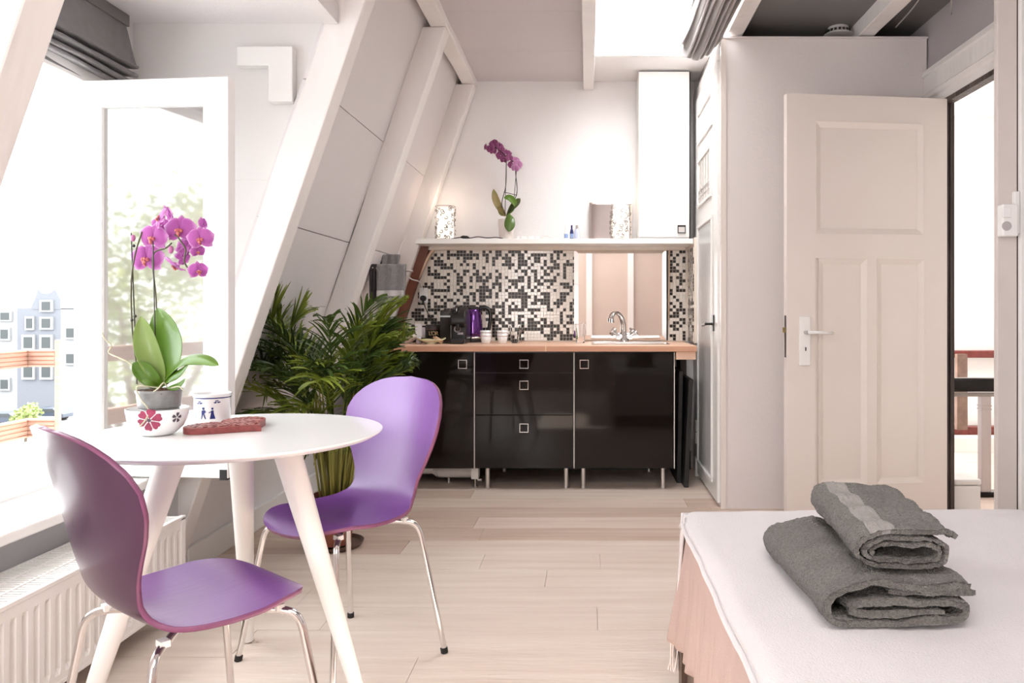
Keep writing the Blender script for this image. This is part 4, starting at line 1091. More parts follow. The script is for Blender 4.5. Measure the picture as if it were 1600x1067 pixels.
OY = 2.045
oc = px(249, 678, OY)
ox = oc.x
TT = TZ + .0005
bwp = [(.034, 0), (.040, .002), (.046, .006), (.062, .022), (.072, .042), (.0765, .066), (.0775, .072), (.0750, .072), (.068, .045), (.05, .018), (.02, .012)]
bw = thing('flower_bowl', 'white bowl with raspberry flower print holding the orchid pot', 'bowl', (ox - .004, OY, TT))
bm = bmesh.new(); lathe(bm, bwp, n=48); bm_o = obj('bowl_shell', bm, CERAM, bw, smooth=True, auto=70)
def br(z):
    for (r0, a), (r1, b) in zip(bwp, bwp[1:7]):
        if z <= b: return r0 + (r1 - r0) * (z - a) / max(1e-6, b - a)
    return .0775
def decal(parent, name, m, ang0, z0, shapes, rfun, off=.0008):
    """flat print wrapped on a turned surface; shapes are polygons in metres (across, up)"""
    bm = bmesh.new()
    for poly in shapes:
        cxm = sum(p[0] for p in poly) / len(poly); czm = sum(p[1] for p in poly) / len(poly)
        def W(x, z):
            zz = z0 + z; r = rfun(zz) + off; a = ang0 + x / rfun(z0)
            return (r * math.cos(a), r * math.sin(a), zz)
        rings = []
        for q in (1, .66, .33):
            rings.append([bm.verts.new(W(cxm + (x - cxm) * q, czm + (z - czm) * q)) for x, z in poly])
        cv = bm.verts.new(W(cxm, czm)); n = len(poly)
        for A_, B_ in zip(rings, rings[1:]):
            for i in range(n): bm.faces.new((A_[i], A_[(i + 1) % n], B_[(i + 1) % n], B_[i]))
        for i in range(n): bm.faces.new((rings[-1][i], rings[-1][(i + 1) % n], cv))
    return obj(name, bm, m, parent)
def petals5(R, n=6, wd=.44, j=0):
    out = []
    for k in range(n):
        a = k * 2 * PI / n + j; pts = []
        for (t, s) in ((.12, 0), (.35, .16), (.7, wd * .72), (.95, wd * .6), (1.0, .12), (.93, 0), (1.0, -.12), (.95, -wd * .6), (.7, -wd * .72), (.35, -.16)):
            pts.append((R * (t * math.cos(a) - s * math.sin(a)), R * (t * math.sin(a) + s * math.cos(a))))
        out.append(pts)
    return out
fa = math.radians(-90 + 14)
decal(bw, 'flower_print', REDP, fa, .048, petals5(.030, 6, .50, .3), br)
decal(bw, 'flower_centre', DRKP, fa, .048, [[(.005 * math.cos(k), .005 * math.sin(k)) for k in range(6)]], br, .0014)
decal(bw, 'violet_print', VIOP, math.radians(-90 - 52), .052, petals5(.016, 5, .40, .5), br)
decal(bw, 'dark_print', DRKP, math.radians(-90 + 66), .050, petals5(.014, 5, .42, .2), br)

orc = thing('potted_orchid', 'magenta moth orchid in a clear grey pot on the round table', 'orchid', (0, 0, 0))
pz = TT + .016
bm = bmesh.new(); lathe(bm, [(.040, 0), (.044, .004), (.046, .035), (.049, .052), (.0475, .056), (.052, .060), (.0555, .098), (.0575, .100), (.0575, .106), (.054, .106), (.052, .095)], ox, OY, 40, z0=pz)
obj('pot', bm, GREYPOT, orc, smooth=True, auto=40)
bm = bmesh.new()
rr = random.Random(5)
lathe(bm, [(.053, .094), (.0, .098)], ox, OY, 24, z0=pz)
for k in range(60):
    a = rr.uniform(0, 6.28); r = .05 * math.sqrt(rr.random()); M = Matrix.Translation((ox + r * math.cos(a), OY + r * math.sin(a), pz + .098 + rr.uniform(0, .006))) @ Matrix.Rotation(rr.uniform(0, 3), 4, 'Z') @ Matrix.Rotation(rr.uniform(-.5, .5), 4, 'X')
    bx(bm, -.007, .007, -.004, .004, -.003, .003, M=M)
tag(obj('bark', bm, BARK, orc), kind='stuff')
def P(x, y, dy=0): return px(x, y, OY + dy)
B0 = P(255, 604)
for pts, wd, side, m, fold in (
    ([B0, P(262, 575), P(263, 530, .02), P(246, 480, .03)], .052, (1, -.15, -.05), LEAFO, .35),
    ([B0, P(243, 578, -.01), P(228, 540, -.02), P(220, 494, -.01)], .030, (1, .5, 0), LEAFL, .4),
    ([B0, P(240, 596, -.02), P(222, 578, -.03), P(207, 567, -.04)], .024, (.4, .3, .8), LEAFO, .4),
    ([B0, P(262, 586, -.01), P(285, 561, -.03), P(318, 560, -.05), P(342, 571, -.07)], .019, (.3, .6, .75), LEAFO, .4),
    ([B0, P(262, 592, -.02), P(280, 580, -.03), P(296, 565, -.04)], .015, (.5, .2, .8), LEAFO, .4),
    ([P(260, 606, -.02), P(274, 603, -.03), P(289, 592, -.04)], .011, (.3, .3, .9), LEAFO, .4),
    ([P(252, 604), P(236, 600, -.03), P(222, 594, -.04)], .008, (.3, .3, .9), LEAFO, .4)):
    bm = bmesh.new(); leaf(bm, pts, wd, side, fold, 14); obj('leaf', bm, m, orc, smooth=True, sub=1, solid=.0012)
for pts in ([P(235, 605), P(218, 590), P(208, 530, .01), P(205, 470), P(206, 430), P(212, 394), P(222, 362)],
            [P(250, 602), P(246, 560, .03), P(244, 470, .04), P(239, 420, .03), P(241, 395, .02), P(258, 388, .01), P(268, 380)],
            [P(246, 360, .03), P(272, 366, .02), P(283, 378, .0), P(290, 390), P(288, 408), P(295, 420), P(304, 421)]):
    obj('flower_stem', tb(pts, .0022, 7, 8), mat('olive_stem', (.07, .06, .03), .5), orc, smooth=True)
for a, b in (((205, 364), (214, 600)), ((239, 372), (244, 600))):
    bm = bmesh.new(); cyl(bm, P(*a, .005), P(*b, .02), .0017, 7); obj('stake', bm, STEMD, orc)
bm = bmesh.new()
for p in ((209, 384), (211, 494), (206, 500)): bmesh.ops.create_uvsphere(bm, u_segments=8, v_segments=6, radius=.0045, matrix=Matrix.Translation(P(*p)))
obj('stem_clip', bm, STEMD, orc)
for pts in ([P(250, 606, -.03), P(215, 604, -.05), P(219, 622, -.062), P(232, 640, -.070), P(228, 655, -.076), P(218, 667, -.078)],
            [P(240, 603, -.02), P(206, 570, -.04), P(188, 560, -.04), P(170, 551, -.03), P(174, 540, -.03), P(164, 530, -.03), P(160, 520, -.03)],
            [P(262, 606, -.03), P(256, 598, -.05), P(248, 606, -.055), P(240, 612, -.056)], [P(268, 606, -.03), P(280, 604, -.05), P(286, 610, -.056)]):
    obj('aerial_root', tb(pts, .0019, 6, 8), ROOT, orc, smooth=True)
K = OY / F
FL = [(229, 404, 52, (0, -1, .05), 0, .04), (239, 371, 45, (-.1, -1, -.1), -.15, .0), (281, 359, 48, (.05, -1, .05), .0, .02), (313, 373, 40, (.1, -1, -.05), .1, -.01),
      (250, 340, 36, (-.9, -.8, .35), .5, -.03), (265, 334, 30, (.7, .7, .4), 0, .05), (272, 414, 38, (-.5, -.3, -.75), .5, .02), (310, 423, 30, (.75, -.7, -.1), .1, -.01),
      (290, 386, 36, (.3, .8, -.3), .3, .05), (309, 393, 22, (.6, -.7, -.3), .2, .01), (318, 350, 24, (.5, .8, .2), 0, .05), (252, 352, 28, (-.2, .9, .1), .2, .05), (286, 402, 30, (.2, .9, -.3), .9, .04), (299, 369, 28, (.2, .9, .1), .2, .05)]
for x, y, s_, fc, ro, dp_ in FL:
    flower('flower', orc, P(x, y, dp_), s_ * K * 1.05, fc, ro, PETAL, lip=fc[1] < 0)
for x, y, r in ((267, 390, .008), (208, 372, .007)):
    bm = bmesh.new(); bmesh.ops.create_uvsphere(bm, u_segments=10, v_segments=8, radius=r, matrix=Matrix.Translation(P(x, y)) @ Matrix.Diagonal((.9, .8, 1.35, 1))); obj('bud', bm, BUD, orc, smooth=True)

# delft jar
jr = thing('delft_jar', 'white jar with blue figures behind the red heart trivet', 'jar', tuple(px(332, 666, 2.26)[:2]) + (TT,))
bm = bmesh.new(); lathe(bm, [(.046, 0), (.050, .003), (.0505, .078), (.053, .083), (.0535, .089), (.0515, .090), (.047, .086), (.046, .01)], n=48); obj('jar_wall', bm, CERAM, jr, smooth=True, auto=60)
bm = bmesh.new(); lathe(bm, [(.0512, .0765), (.0522, .0795)], n=48); obj('blue_line', bm, BLUE, jr)
cr = lambda z: .0503
man = [[(-.003, .034), (.003, .034), (.0035, .030), (0, .026), (-.0035, .030)], [(-.005, .025), (.004, .026), (.008, .020), (.004, .018), (.003, .013), (-.005, .013)],
       [(-.005, .013), (-.001, .013), (-.004, .0), (-.007, .0)], [(.0, .013), (.004, .013), (.008, .0), (.005, .0)]]
wom = [[(-.0025, .033), (.0025, .033), (.003, .029), (0, .026), (-.003, .029)], [(-.003, .025), (.003, .025), (.004, .015), (.008, .0), (-.007, .0), (-.004, .015)], [(-.003, .023), (-.010, .019), (-.009, .017), (-.003, .020)]]
sit = [[(-.002, .020), (.002, .020), (.002, .016), (-.002, .016)], [(-.003, .015), (.003, .014), (.009, .003), (.004, .0), (-.006, .0)], [(-.011, .003), (-.006, .004), (-.007, -.001)]]
bird = [[(-.010, .002), (-.002, .004), (0, .0), (-.006, -.001)], [(0, .003), (.009, .004), (.010, .001), (.002, -.001)], [(-.006, .007), (.004, .008), (.005, .005), (-.004, .0045)]]
for nm, ang, z0, shp, m in (('blue_figure', -92, .018, man, BLUE), ('blue_figure', -64, .018, wom, BLUE), ('blue_figure', -130, .020, sit, BLUEL), ('blue_branch', -106, .062, bird, BLUE), ('blue_branch', -50, .064, bird, BLUE), ('blue_figure', -147, .018, wom, BLUEL)):
    decal(jr, nm, m, math.radians(ang), z0, shp, cr)
# heart trivet
ht = thing('heart_trivet', 'red woven heart-shaped trivet lying on the round table', 'trivet', tuple(px(368, 664, 2.14)[:2]) + (TT,))
def heart(t): return (16 * math.sin(t) ** 3 / 16, (13 * math.cos(t) - 5 * math.cos(2 * t) - 2 * math.cos(3 * t) - math.cos(4 * t)) / 16)
hr_ = math.radians(66)
def hp(t, s):
    x, y = heart(t); x *= .125 * s; y = (y + .12) * .105 * s
    return (x * math.cos(hr_) - y * math.sin(hr_), x * math.sin(hr_) + y * math.cos(hr_))
pts = [hp(2 * PI * k / 64, 1) for k in range(64)]
bm = bmesh.new(); prism(bm, pts, 'z', 0, .017); obj('trivet_board', bm, TRIVET, ht, bevel=.004, seg=3)
rr = random.Random(9); bm = bmesh.new(); bm2 = bmesh.new()
xs = [p[0] for p in pts]; ys = [p[1] for p in pts]
def inside(x, y):
    c = False; j = len(pts) - 1
    for i in range(len(pts)):
        if (pts[i][1] > y) != (pts[j][1] > y) and x < (pts[j][0] - pts[i][0]) * (y - pts[i][1]) / (pts[j][1] - pts[i][1]) + pts[i][0]: c = not c
        j = i
    return c
gx = min(xs)
k = 0
while gx < max(xs):
    gy = min(ys); j = 0
    while gy < max(ys):
        if all(inside(gx + a, gy + b) for a in (-.008, .008) for b in (-.008, .008)):
            M = Matrix.Translation((gx, gy, .017)) @ Matrix.Rotation(PI / 4 + (PI / 2 if (k + j) % 2 else 0), 4, 'Z')
            bx(bm2 if rr.random() < .42 else bm, -.0055, .0055, -.0028, .0028, -.001, .0022, M=M)
        gy += .0088; j += 1
    gx += .0088; k += 1
tag(obj('weave', bm, TRIVET, ht), kind='stuff'); tag(obj('pale_weave', bm2, TRIVL, ht), kind='stuff')

# ------------------------------------------------------------------ palm
pb = Vector((-1.155, 3.46, 0))
pm = thing('potted_palm', 'bushy green palm in a terracotta pot behind the purple chair', 'palm', tuple(pb))
bm = bmesh.new(); lathe(bm, [(.070, .012), (.074, .014), (.090, .20), (.098, .205), (.100, .235), (.096, .237), (.092, .215)], n=40); obj('pot', bm, TERRA, pm, smooth=True, auto=40)
bm = bmesh.new(); lathe(bm, [(.09, 0), (.12, .004), (.13, .022), (.126, .022), (.115, .008), (0, .006)], n=40); obj('saucer', bm, mat('dark_saucer', (.10, .055, .04), .4), pm, smooth=True, auto=40)
bm = bmesh.new(); lathe(bm, [(.092, .216), (0, .222)], n=24); obj('soil', bm, SOIL, pm)
rr = random.Random(21)
def frond(base, az, elev, L_, curl, side_m, leafl, npair):
    d = Vector((math.cos(az) * math.cos(elev), math.sin(az) * math.cos(elev), math.sin(elev)))
    pts = [Vector(base)]; n = 16; cur = d.copy(); hz = Vector((math.cos(az), math.sin(az), 0))
    for i in range(n):
        e = elev - curl * ((i + 1) / n) ** 1.4
        cur = hz * math.cos(e) + Vector((0, 0, math.sin(e)))
        pts.append(pts[-1] + cur * L_ / n)
    def lim(v):
        # the roof slope pushes leaves back into the room
        wx = v + pb
        if wx.x < XI(wx.z) + .02 and wx.y < 3.09: v.y += 3.09 - wx.y
        if wx.x > -.84: v.x -= (wx.x + .84) * .75
        if wx.y > 3.98: v.y -= (wx.y - 3.98) * .8
        xl = XP(max(.45, wx.z)) + .02
        if wx.z < .46: xl = -1.60
        if wx.x < xl: v.x = xl - pb.x
        return v
    pts = [lim(p) for p in pts]
    bm = bmesh.new(); tube(bm, pts, [.0042 * (1 - .8 * i / n) + .0006 for i in range(n + 1)], 5)
    side = Vector((-math.sin(az), math.cos(az), 0))
    for k in range(npair):
        t = .22 + .78 * k / npair; q = t * n; i = min(n - 1, int(q)); p = pts[i].lerp(pts[i + 1], q - i)
        tn = (pts[i + 1] - pts[i]).normalized()
        for s in (-1, 1):
            ll = leafl * (math.sin(PI * (.18 + .80 * t)) ** .6) * rr.uniform(.8, 1.15)
            ang = .92 - .55 * t + rr.uniform(-.16, .16)
            dr = (tn * math.cos(ang) + side * s * math.sin(ang) + Vector((0, 0, rr.uniform(.0, .45)))).normalized()
            nrm = dr.cross(Vector((0, 0, 1)))
            if nrm.length < .1: nrm = side.copy()
            nrm.normalize()
            wv = nrm * .0040 * rr.uniform(.8, 1.2)
            tw = Vector((0, 0, rr.uniform(-.004, .004)))
            a = p; prev = None
            for j in range(6):
                u = j / 5; c = lim(p + dr * ll * u + Vector((0, 0, -1)) * ll * (.30 * u ** 2.2))
                ww = wv * (1, 1.25, 1.2, 1, .65, .05)[j] ; mid = Vector((0, 0, -.0022 * (1 - u)))
                row = [bm.verts.new(c - ww + tw), bm.verts.new(c + mid), bm.verts.new(c + ww - tw)]
                if prev:
                    bm.faces.new((prev[0], prev[1], row[1], row[0])); bm.faces.new((prev[1], prev[2], row[2], row[1]))
                prev = row
    return bm
for k in range(46):
    az = rr.uniform(0, 2 * PI); r0 = .065 * math.sqrt(rr.random()); b = Vector((r0 * math.cos(az), r0 * math.sin(az), .215))
    hgt = rr.uniform(.28, .58)
    top = b + Vector((math.cos(az) * hgt * .14, math.sin(az) * hgt * .14, hgt))
    bm = bmesh.new(); tube(bm, [b, b.lerp(top, .5) + Vector((rr.uniform(-.004, .004), rr.uniform(-.004, .004), 0)), top], [.0048, .0042, .0034], 7); obj('stem', bm, STEMP, pm, smooth=True)
    # favour left, front and right-hand arching fronds
    L_ = rr.uniform(.36, .60); el = rr.uniform(.95, 1.45)
    if math.cos(az) < -.3: L_ *= .95; el -= .08
    if math.cos(az) > .3: L_ *= .72; el += .12
    bm = frond(top, az, el, L_, rr.uniform(.7, 1.4), None, rr.uniform(.19, .28), 17)
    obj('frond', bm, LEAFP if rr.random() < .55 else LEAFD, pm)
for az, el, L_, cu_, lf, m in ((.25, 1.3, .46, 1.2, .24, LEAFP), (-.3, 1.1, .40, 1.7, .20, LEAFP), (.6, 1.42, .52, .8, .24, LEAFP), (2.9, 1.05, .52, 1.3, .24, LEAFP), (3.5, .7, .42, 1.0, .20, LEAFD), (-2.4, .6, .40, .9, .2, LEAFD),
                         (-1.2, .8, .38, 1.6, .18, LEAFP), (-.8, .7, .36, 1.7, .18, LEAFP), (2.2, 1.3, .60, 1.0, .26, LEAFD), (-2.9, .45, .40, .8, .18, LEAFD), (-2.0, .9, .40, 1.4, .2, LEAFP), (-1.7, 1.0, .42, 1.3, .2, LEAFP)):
    top = Vector((.03 * math.cos(az), .03 * math.sin(az), .50)); b = top * .4; b.z = .215
    bm = bmesh.new(); tube(bm, [b, top], [.006, .0042], 7); obj('stem', bm, STEMP, pm, smooth=True)
    obj('frond', frond(top, az, el, L_ * .97, cu_, None, lf * 1.1, 18), m, pm)
# a few short drooping blades near the pot
for k in range(7):
    az = rr.uniform(2.3, 4.6) if k < 4 else rr.uniform(-.5, .5); z0 = rr.uniform(.35, .5)
    d = Vector((math.cos(az), math.sin(az), 0)); bm = bmesh.new()
    p = [Vector((0, 0, z0)) + d * .06, Vector((0, 0, z0 + .05)) + d * .12, Vector((0, 0, z0 + .02)) + d * .18, Vector((0, 0, z0 - .05)) + d * .22]
    leaf(bm, p, .007, (-d.y, d.x, 0), .2, 9); obj('low_leaf', bm, LEAFD, pm, smooth=True)

# ------------------------------------------------------------------ shelf orchid
so2 = thing('potted_orchid', 'dusky purple orchid in a white pot on the kitchen shelf', 'orchid', (0, 0, 0))
YS = 5.03
def Q(x, y, dy=0): return px(x, y, YS + dy)
c0 = Q(791, 366)
bm = bmesh.new(); lathe(bm, [(.040, 0), (.046, .01), (.055, .10), (.054, .135), (.050, .135), (.048, .11)], c0.x, YS, 28, z0=SZ); obj('pot', bm, mat('blush_ceramic', (.74, .66, .62), .25, coat=.3), so2, smooth=True, auto=50)
bm = bmesh.new(); lathe(bm, [(.05, .118), (0, .125)], c0.x, YS, 20, z0=SZ); obj('bark', bm, BARK, so2)
B1 = Q(791, 338)
for pts, wd, side, m in (([B1, Q(782, 328), Q(774, 312), Q(771, 295)], .026, (1, .4, 0), LEAFY), ([B1, Q(785, 333), Q(778, 322, -.02)], .022, (1, .3, .2), LEAFY),
                         ([B1, Q(799, 325), Q(807, 316), Q(813, 310)], .022, (.6, .3, -.6), mat('olive_leaf', (.07, .09, .02), .45)), ([B1, Q(804, 322, -.02), Q(797, 310, -.05), Q(787, 309, -.06)], .024, (.3, .3, .9), LEAFO),
                         ([Q(795, 333, -.03), Q(796, 340, -.06), Q(796, 352, -.075), Q(795, 362, -.075)], .036, (1, 0, 0), mat('mid_leaf', (.09, .16, .03), .35, coat=.3))):
    bm = bmesh.new(); leaf(bm, pts, wd, side, .35, 12); obj('leaf', bm, m, so2, smooth=True, sub=1, solid=.0015)
for pts in ([Q(789, 336), Q(784, 318), Q(790, 292), Q(791, 262), Q(790, 246), Q(782, 236), Q(768, 228), Q(757, 230)], [Q(794, 336), Q(803, 315), Q(808, 298), Q(806, 275), Q(805, 262), Q(801, 252), Q(796, 246)]):
    obj('flower_stem', tb(pts, .0028, 6, 7), STEMD, so2, smooth=True)
for a, b in (((791, 256), (789, 336)), ((807, 265), (802, 325)), ((787, 300), (808, 305))):
    bm = bmesh.new(); cyl(bm, Q(*a, .005), Q(*b, .005), .0022, 6); obj('stake', bm, STEMD, so2)
K2 = YS / F
for x, y, s_, m, fc in ((758, 230, 11, PETAL2, (-1, -.5, 0)), (766, 232, 13, PETAL2, (-.3, -1, 0)), (772, 225, 14, PETAL2, (.2, -1, .2)), (779, 229, 14, PETAL2, (.1, -1, 0)), (770, 236, 12, PETAL2, (-.3, -1, -.3)), (783, 233, 12, PETAL2, (.5, -1, .1)),
                        (782, 243, 15, PETAL2, (-.3, -1, -.2)), (791, 241, 16, PETAL2, (.2, -1, 0)), (796, 247, 12, PETAL2, (.6, -1, 0)), (787, 250, 11, PETAL2, (0, -1, -.4)), (805, 251, 14, PETAL3, (.3, -1, .2)), (800, 257, 13, PETAL2, (0, -1, 0)), (809, 257, 15, PETAL3, (.4, -1, 0)), (805, 263, 12, PETAL3, (0, -1, -.3)), (773, 222, 9, PETAL2, (0, 1, .4))):
    flower('flower', so2, Q(x, y, rr.uniform(-.02, .02)), s_ * K2 * 1.15, fc, rr.uniform(-.3, .3), m, lip=False, n_=4)
# ------------------------------------------------------------------ bed
BX0, BX1, BY0, BY1, BZ = .272, 1.56, .05, 2.085, .52
bd = thing('bed', 'bed in the right foreground with dark wooden legs', 'bed', (0, 0, 0))
obj('bed_frame', box(BX0 - .008, BX1, BY0, BY1 - .04, .05, .19), BEDW, bd, bevel=.004)
for x in (BX0 - .022, BX1 - .07):
    for y in (BY0, BY1 - .07): obj('leg', box(x, x + .06, y, y + .06, 0, .185), BEDW, bd)
obj('mattress', box(BX0 + .02, BX1, BY0, BY1 - .03, .19, BZ - .022), SHEET, bd, bevel=.02)
# rose sheet hanging over the side and the foot
she = thing('bed_sheet', 'rose beige sheet hanging in pleats down the left side of the bed', 'sheet', (0, 0, 0))
def skirt(u, v):
    # u along the edge (side, round the corner, foot), v down
    L1 = BY1 - BY0; L2 = BX1 - BX0; s = u * (L1 + L2)
    d = v
    out = .006 + .018 * d + (.007 * math.sin(s * 46 + 2 * math.sin(s * 9)) + .005 * math.sin(s * 101)) * (.25 + d) * d
    if s < L1:
        k = math.exp(-((L1 - s) / .10) ** 2)
        out += k * .03 * d
        x = BX0 - out + .006; y = BY0 + s + k * .02 * d
    else:
        k = math.exp(-((s - L1) / .10) ** 2)
        x = BX0 + (s - L1) - k * .035 * d; y = BY1 + out + .004
    z = BZ - .018 - d * (.325 + .006 * math.sin(s * 7))
    return (x, y, z)
obj('sheet_drop', grid(skirt, 520, 22), SHEET, she, smooth=True, solid=.003)
# white bedspread with a thick hem, gently crumpled
bsx = thing('bedspread', 'white bedspread over the bed under the grey towels', 'bedspread', (0, 0, 0))
def top(u, v):
    x = BX0 - .012 + (BX1 + .02 - BX0) * u; y = BY0 - .02 + (BY1 + .035 - BY0) * v
    e = min(u * (BX1 - BX0), (1 - v) * (BY1 - BY0))
    e1 = u * (BX1 - BX0); e2 = (1 - v) * (BY1 - BY0)
    z = BZ + .004 * math.sin(3.2 * x + 2.1 * y) * max(0, noise.noise(Vector((x * 1.3, y * 2 + x * 6, 5)))) + .006 * noise.noise(Vector((x * 2.2, y * 3.1, 0))) + .0035 * noise.noise(Vector((x * 7 + y * 3, y * 4 - x * 5, 3)))
    z += .0032 * noise.noise(Vector((x * 2.2 + y * 1.2, (y - x * .9) * 8, 11))) + .004 * max(0, noise.noise(Vector((x * 1.5 + y * 5.5, (y - x * .8) * 1.2, 7)))) * min(1, e1 * 4)
    for e_ in (e1, e2):
        if e_ < .03: z -= .020 * (1 - e_ / .03) ** 2
    x += .006 * noise.noise(Vector((y * 6, 2, 0))) * (1 - min(1, u * 6))
    return (x, y, z)
obj('cover_top', grid(top, 150, 200), SPREAD, bsx, smooth=True, solid=.010)
hem = [Vector(top(0, k / 60)) + Vector((-.003, 0, -.006 + .003 * noise.noise(Vector((k * .5, 0, 0))))) for k in range(61)]
bm = bmesh.new(); tube(bm, hem, .0075, 8); obj('side_hem', bm, SPREAD, bsx, smooth=True)
def foot(u, v):
    x = BX0 - .012 + (BX1 - BX0) * u; d = v
    return (x - (.018 * d if u < .05 else 0), BY1 + .020 + .012 * d + .005 * math.sin(x * 40) * d, BZ - .012 - .40 * d)
obj('foot_drop', grid(foot, 120, 14), SPREAD, bsx, smooth=True, solid=.006)
def flap(u, v):
    s = u * .075
    return (BX0 - .006 - .026 * v + .006 * math.sin(u * 5), BY1 + .020 - s * (1 - .5 * v), BZ - .012 - .34 * v)
obj('corner_flap', grid(flap, 8, 16), SPREAD, bsx, smooth=True, solid=.006)
rr = random.Random(4); bm = bmesh.new()
for k in range(16):
    a = Vector((BX0 - .034 + rr.uniform(-.008, .008), BY1 + .005 - rr.uniform(0, .03), BZ - .345))
    tube(bm, smooth_path([a, a + Vector((rr.uniform(-.006, .004), 0, -.04)), a + Vector((rr.uniform(-.012, .006), 0, -.09))], 3), [.002] * 7, 5)
tag(obj('fringe', bm, mat('fringe_yarn', (.78, .70, .66), .9), bsx), kind='stuff')
for k in range(40):
    pass

# folded towels
def ribbon(path, t):
    P2 = smooth_path([(a, 0, b) for a, b in path], 5); n = len(P2); A, B = [], []
    for i, p in enumerate(P2):
        d = (P2[min(i + 1, n - 1)] - P2[max(i - 1, 0)]).normalized(); nn = Vector((-d.z, 0, d.x))
        A.append((p + nn * t / 2)); B.append((p - nn * t / 2))
    return A + B[::-1]
def folded(name, parent, path, t, y0, y1, ny, seed, skew=0, m=TOWEL, amp=.0045, taper=0, bandx=None):
    loop = ribbon(path, t); n = len(loop); V = []; Fc = []
    for j in range(ny + 1):
        v = j / ny; y = y0 + (y1 - y0) * v
        e = .9 if j in (0, ny) else 1
        for i, p in enumerate(loop):
            q = Vector((p.x * 26 + seed, p.z * 40, y * 17))
            k = noise.noise(q) * amp + noise.noise(q * 2.8) * amp * .5
            yy = y + noise.noise(Vector((p.x * 20, p.z * 60, seed + v * 3))) * .008
            if p.z > .045: k2 = .0035 * math.sin(y * 60 + p.x * 18 + seed); 
            else: k2 = 0
            V.append((p.x + skew * v * 1 + k * .5 + taper * v * (p.x - .1), yy, max(.0012, p.z + (k + k2) * (1 if p.z > .012 else 0))))
    for j in range(ny):
        for i in range(n): Fc.append((j * n + i, j * n + (i + 1) % n, (j + 1) * n + (i + 1) % n, (j + 1) * n + i))
    h = n // 2
    for j in (0, ny):
        for i in range(h - 1):
            a, b, c_, d = j * n + i, j * n + i + 1, j * n + n - 2 - i, j * n + n - 1 - i
            if b != c_: Fc.append((a, b, c_, d))
    o = obj(name, (V, [], Fc), [m, TOWELB], parent, smooth=True)
    sb = o.modifiers.new('sub', 'SUBSURF'); sb.levels = 2; sb.render_levels = 2
    tx_ = bpy.data.textures.get('terry_pile') or bpy.data.textures.new('terry_pile', 'CLOUDS'); tx_.noise_scale = .0055; tx_.noise_depth = 1
    dm = o.modifiers.new('pile', 'DISPLACE'); dm.texture = tx_; dm.strength = .0042; dm.mid_level = .5; dm.texture_coords = 'LOCAL'
    if bandx:
        for f in o.data.polygons:
            c = f.center
            vi = f.vertices[0] % n
            if len(f.vertices) == 4 and loop[vi].z > .068 and bandx[0] < loop[vi].x < bandx[1]: f.material_index = 1
    return o
tw1 = thing('bath_towel', 'large grey towel folded at the bottom of the towel pile', 'towel', (.404, 1.285, BZ + .0085))
path1 = [(.250, .070), (.215, .072), (.15, .068), (.105, .075), (.07, .070), (.03, .060), (.006, .044), (.008, .020), (.03, .009), (.09, .008), (.17, .009), (.225, .011), (.243, .022), (.240, .036), (.215, .043), (.15, .044), (.09, .045), (.052, .040), (.046, .029), (.06, .023), (.12, .024), (.205, .026)]
folded('towel_cloth', tw1, path1, .0125, 0, .40, 34, 1, skew=.0)
tw1.rotation_euler = (0, 0, math.radians(2))
bm = bmesh.new(); 
path1b = [(.262, .058), (.22, .056), (.16, .055), (.11, .057)]
folded('towel_hem', tw1, path1b, .010, .003, .39, 20, 5)
tw2 = thing('bath_towel', 'smaller grey towel rolled flat on top of the towel pile', 'towel', (.462, 1.325, BZ + .092))
path2 = []
a_, b_ = .086, .036; N = 60
def sup(th, a, b):
    c, s = math.cos(th), math.sin(th); return (a * abs(c) ** .62 * (1 if c > 0 else -1), b * abs(s) ** .85 * (1 if s > 0 else -1))
for i in range(N):
    th = PI * .12 + i * 2 * PI * 2.55 / N; k = th / (2 * PI)
    x, z = sup(th, a_ - .0125 * k, b_ - .0105 * k); path2.append((.088 + x, .040 + z - .0006 * k))
folded('towel_cloth', tw2, [(.178, .066), (.165, .0735)] + path2[4:], .0078, 0, .375, 40, 11, skew=.012, amp=.0048, bandx=(.030, .066))
tw2.rotation_euler = (0, math.radians(2), math.radians(-3))

# ------------------------------------------------------------------ outside
rl = thing('balcony_railing', 'reddish wooden railing outside the bay window', 'railing', (0, 0, 0))
rx = px(91.5, 0, 2.94).x
def rz(y): return px(0, y, 2.94).z
obj('post', box(rx - .010, rx + .008, 2.932, 2.944, rz(700), rz(531)), RAILW, rl)
for y0, y1 in ((547, 573), (655, 683)):
    xc = px(46, 0, 2.94).x
    obj('rail', box(xc, rx - .010, 2.93, 2.97, rz(y1), rz(y0)), RAILW, rl)
    obj('rail', box(xc - .03, xc, .3, 2.97, rz(y1), rz(y0)), RAILW, rl)
    bm = bmesh.new()
    for k in range(4):
        z = rz(y1) + (k + .5) * (rz(y0) - rz(y1)) / 4; bx(bm, xc - .0005, xc + .003, .3, 2.93, z, z + .002); bx(bm, xc, rx - .01, 2.926, 2.93, z, z + .002)
    obj('groove', bm, BROWN, rl)
tag(obj('balcony_ledge', box(-2.25, -1.88, .3, 3.2, .30, .44), WHITE), 'white zinc ledge outside the bay window', 'ledge')
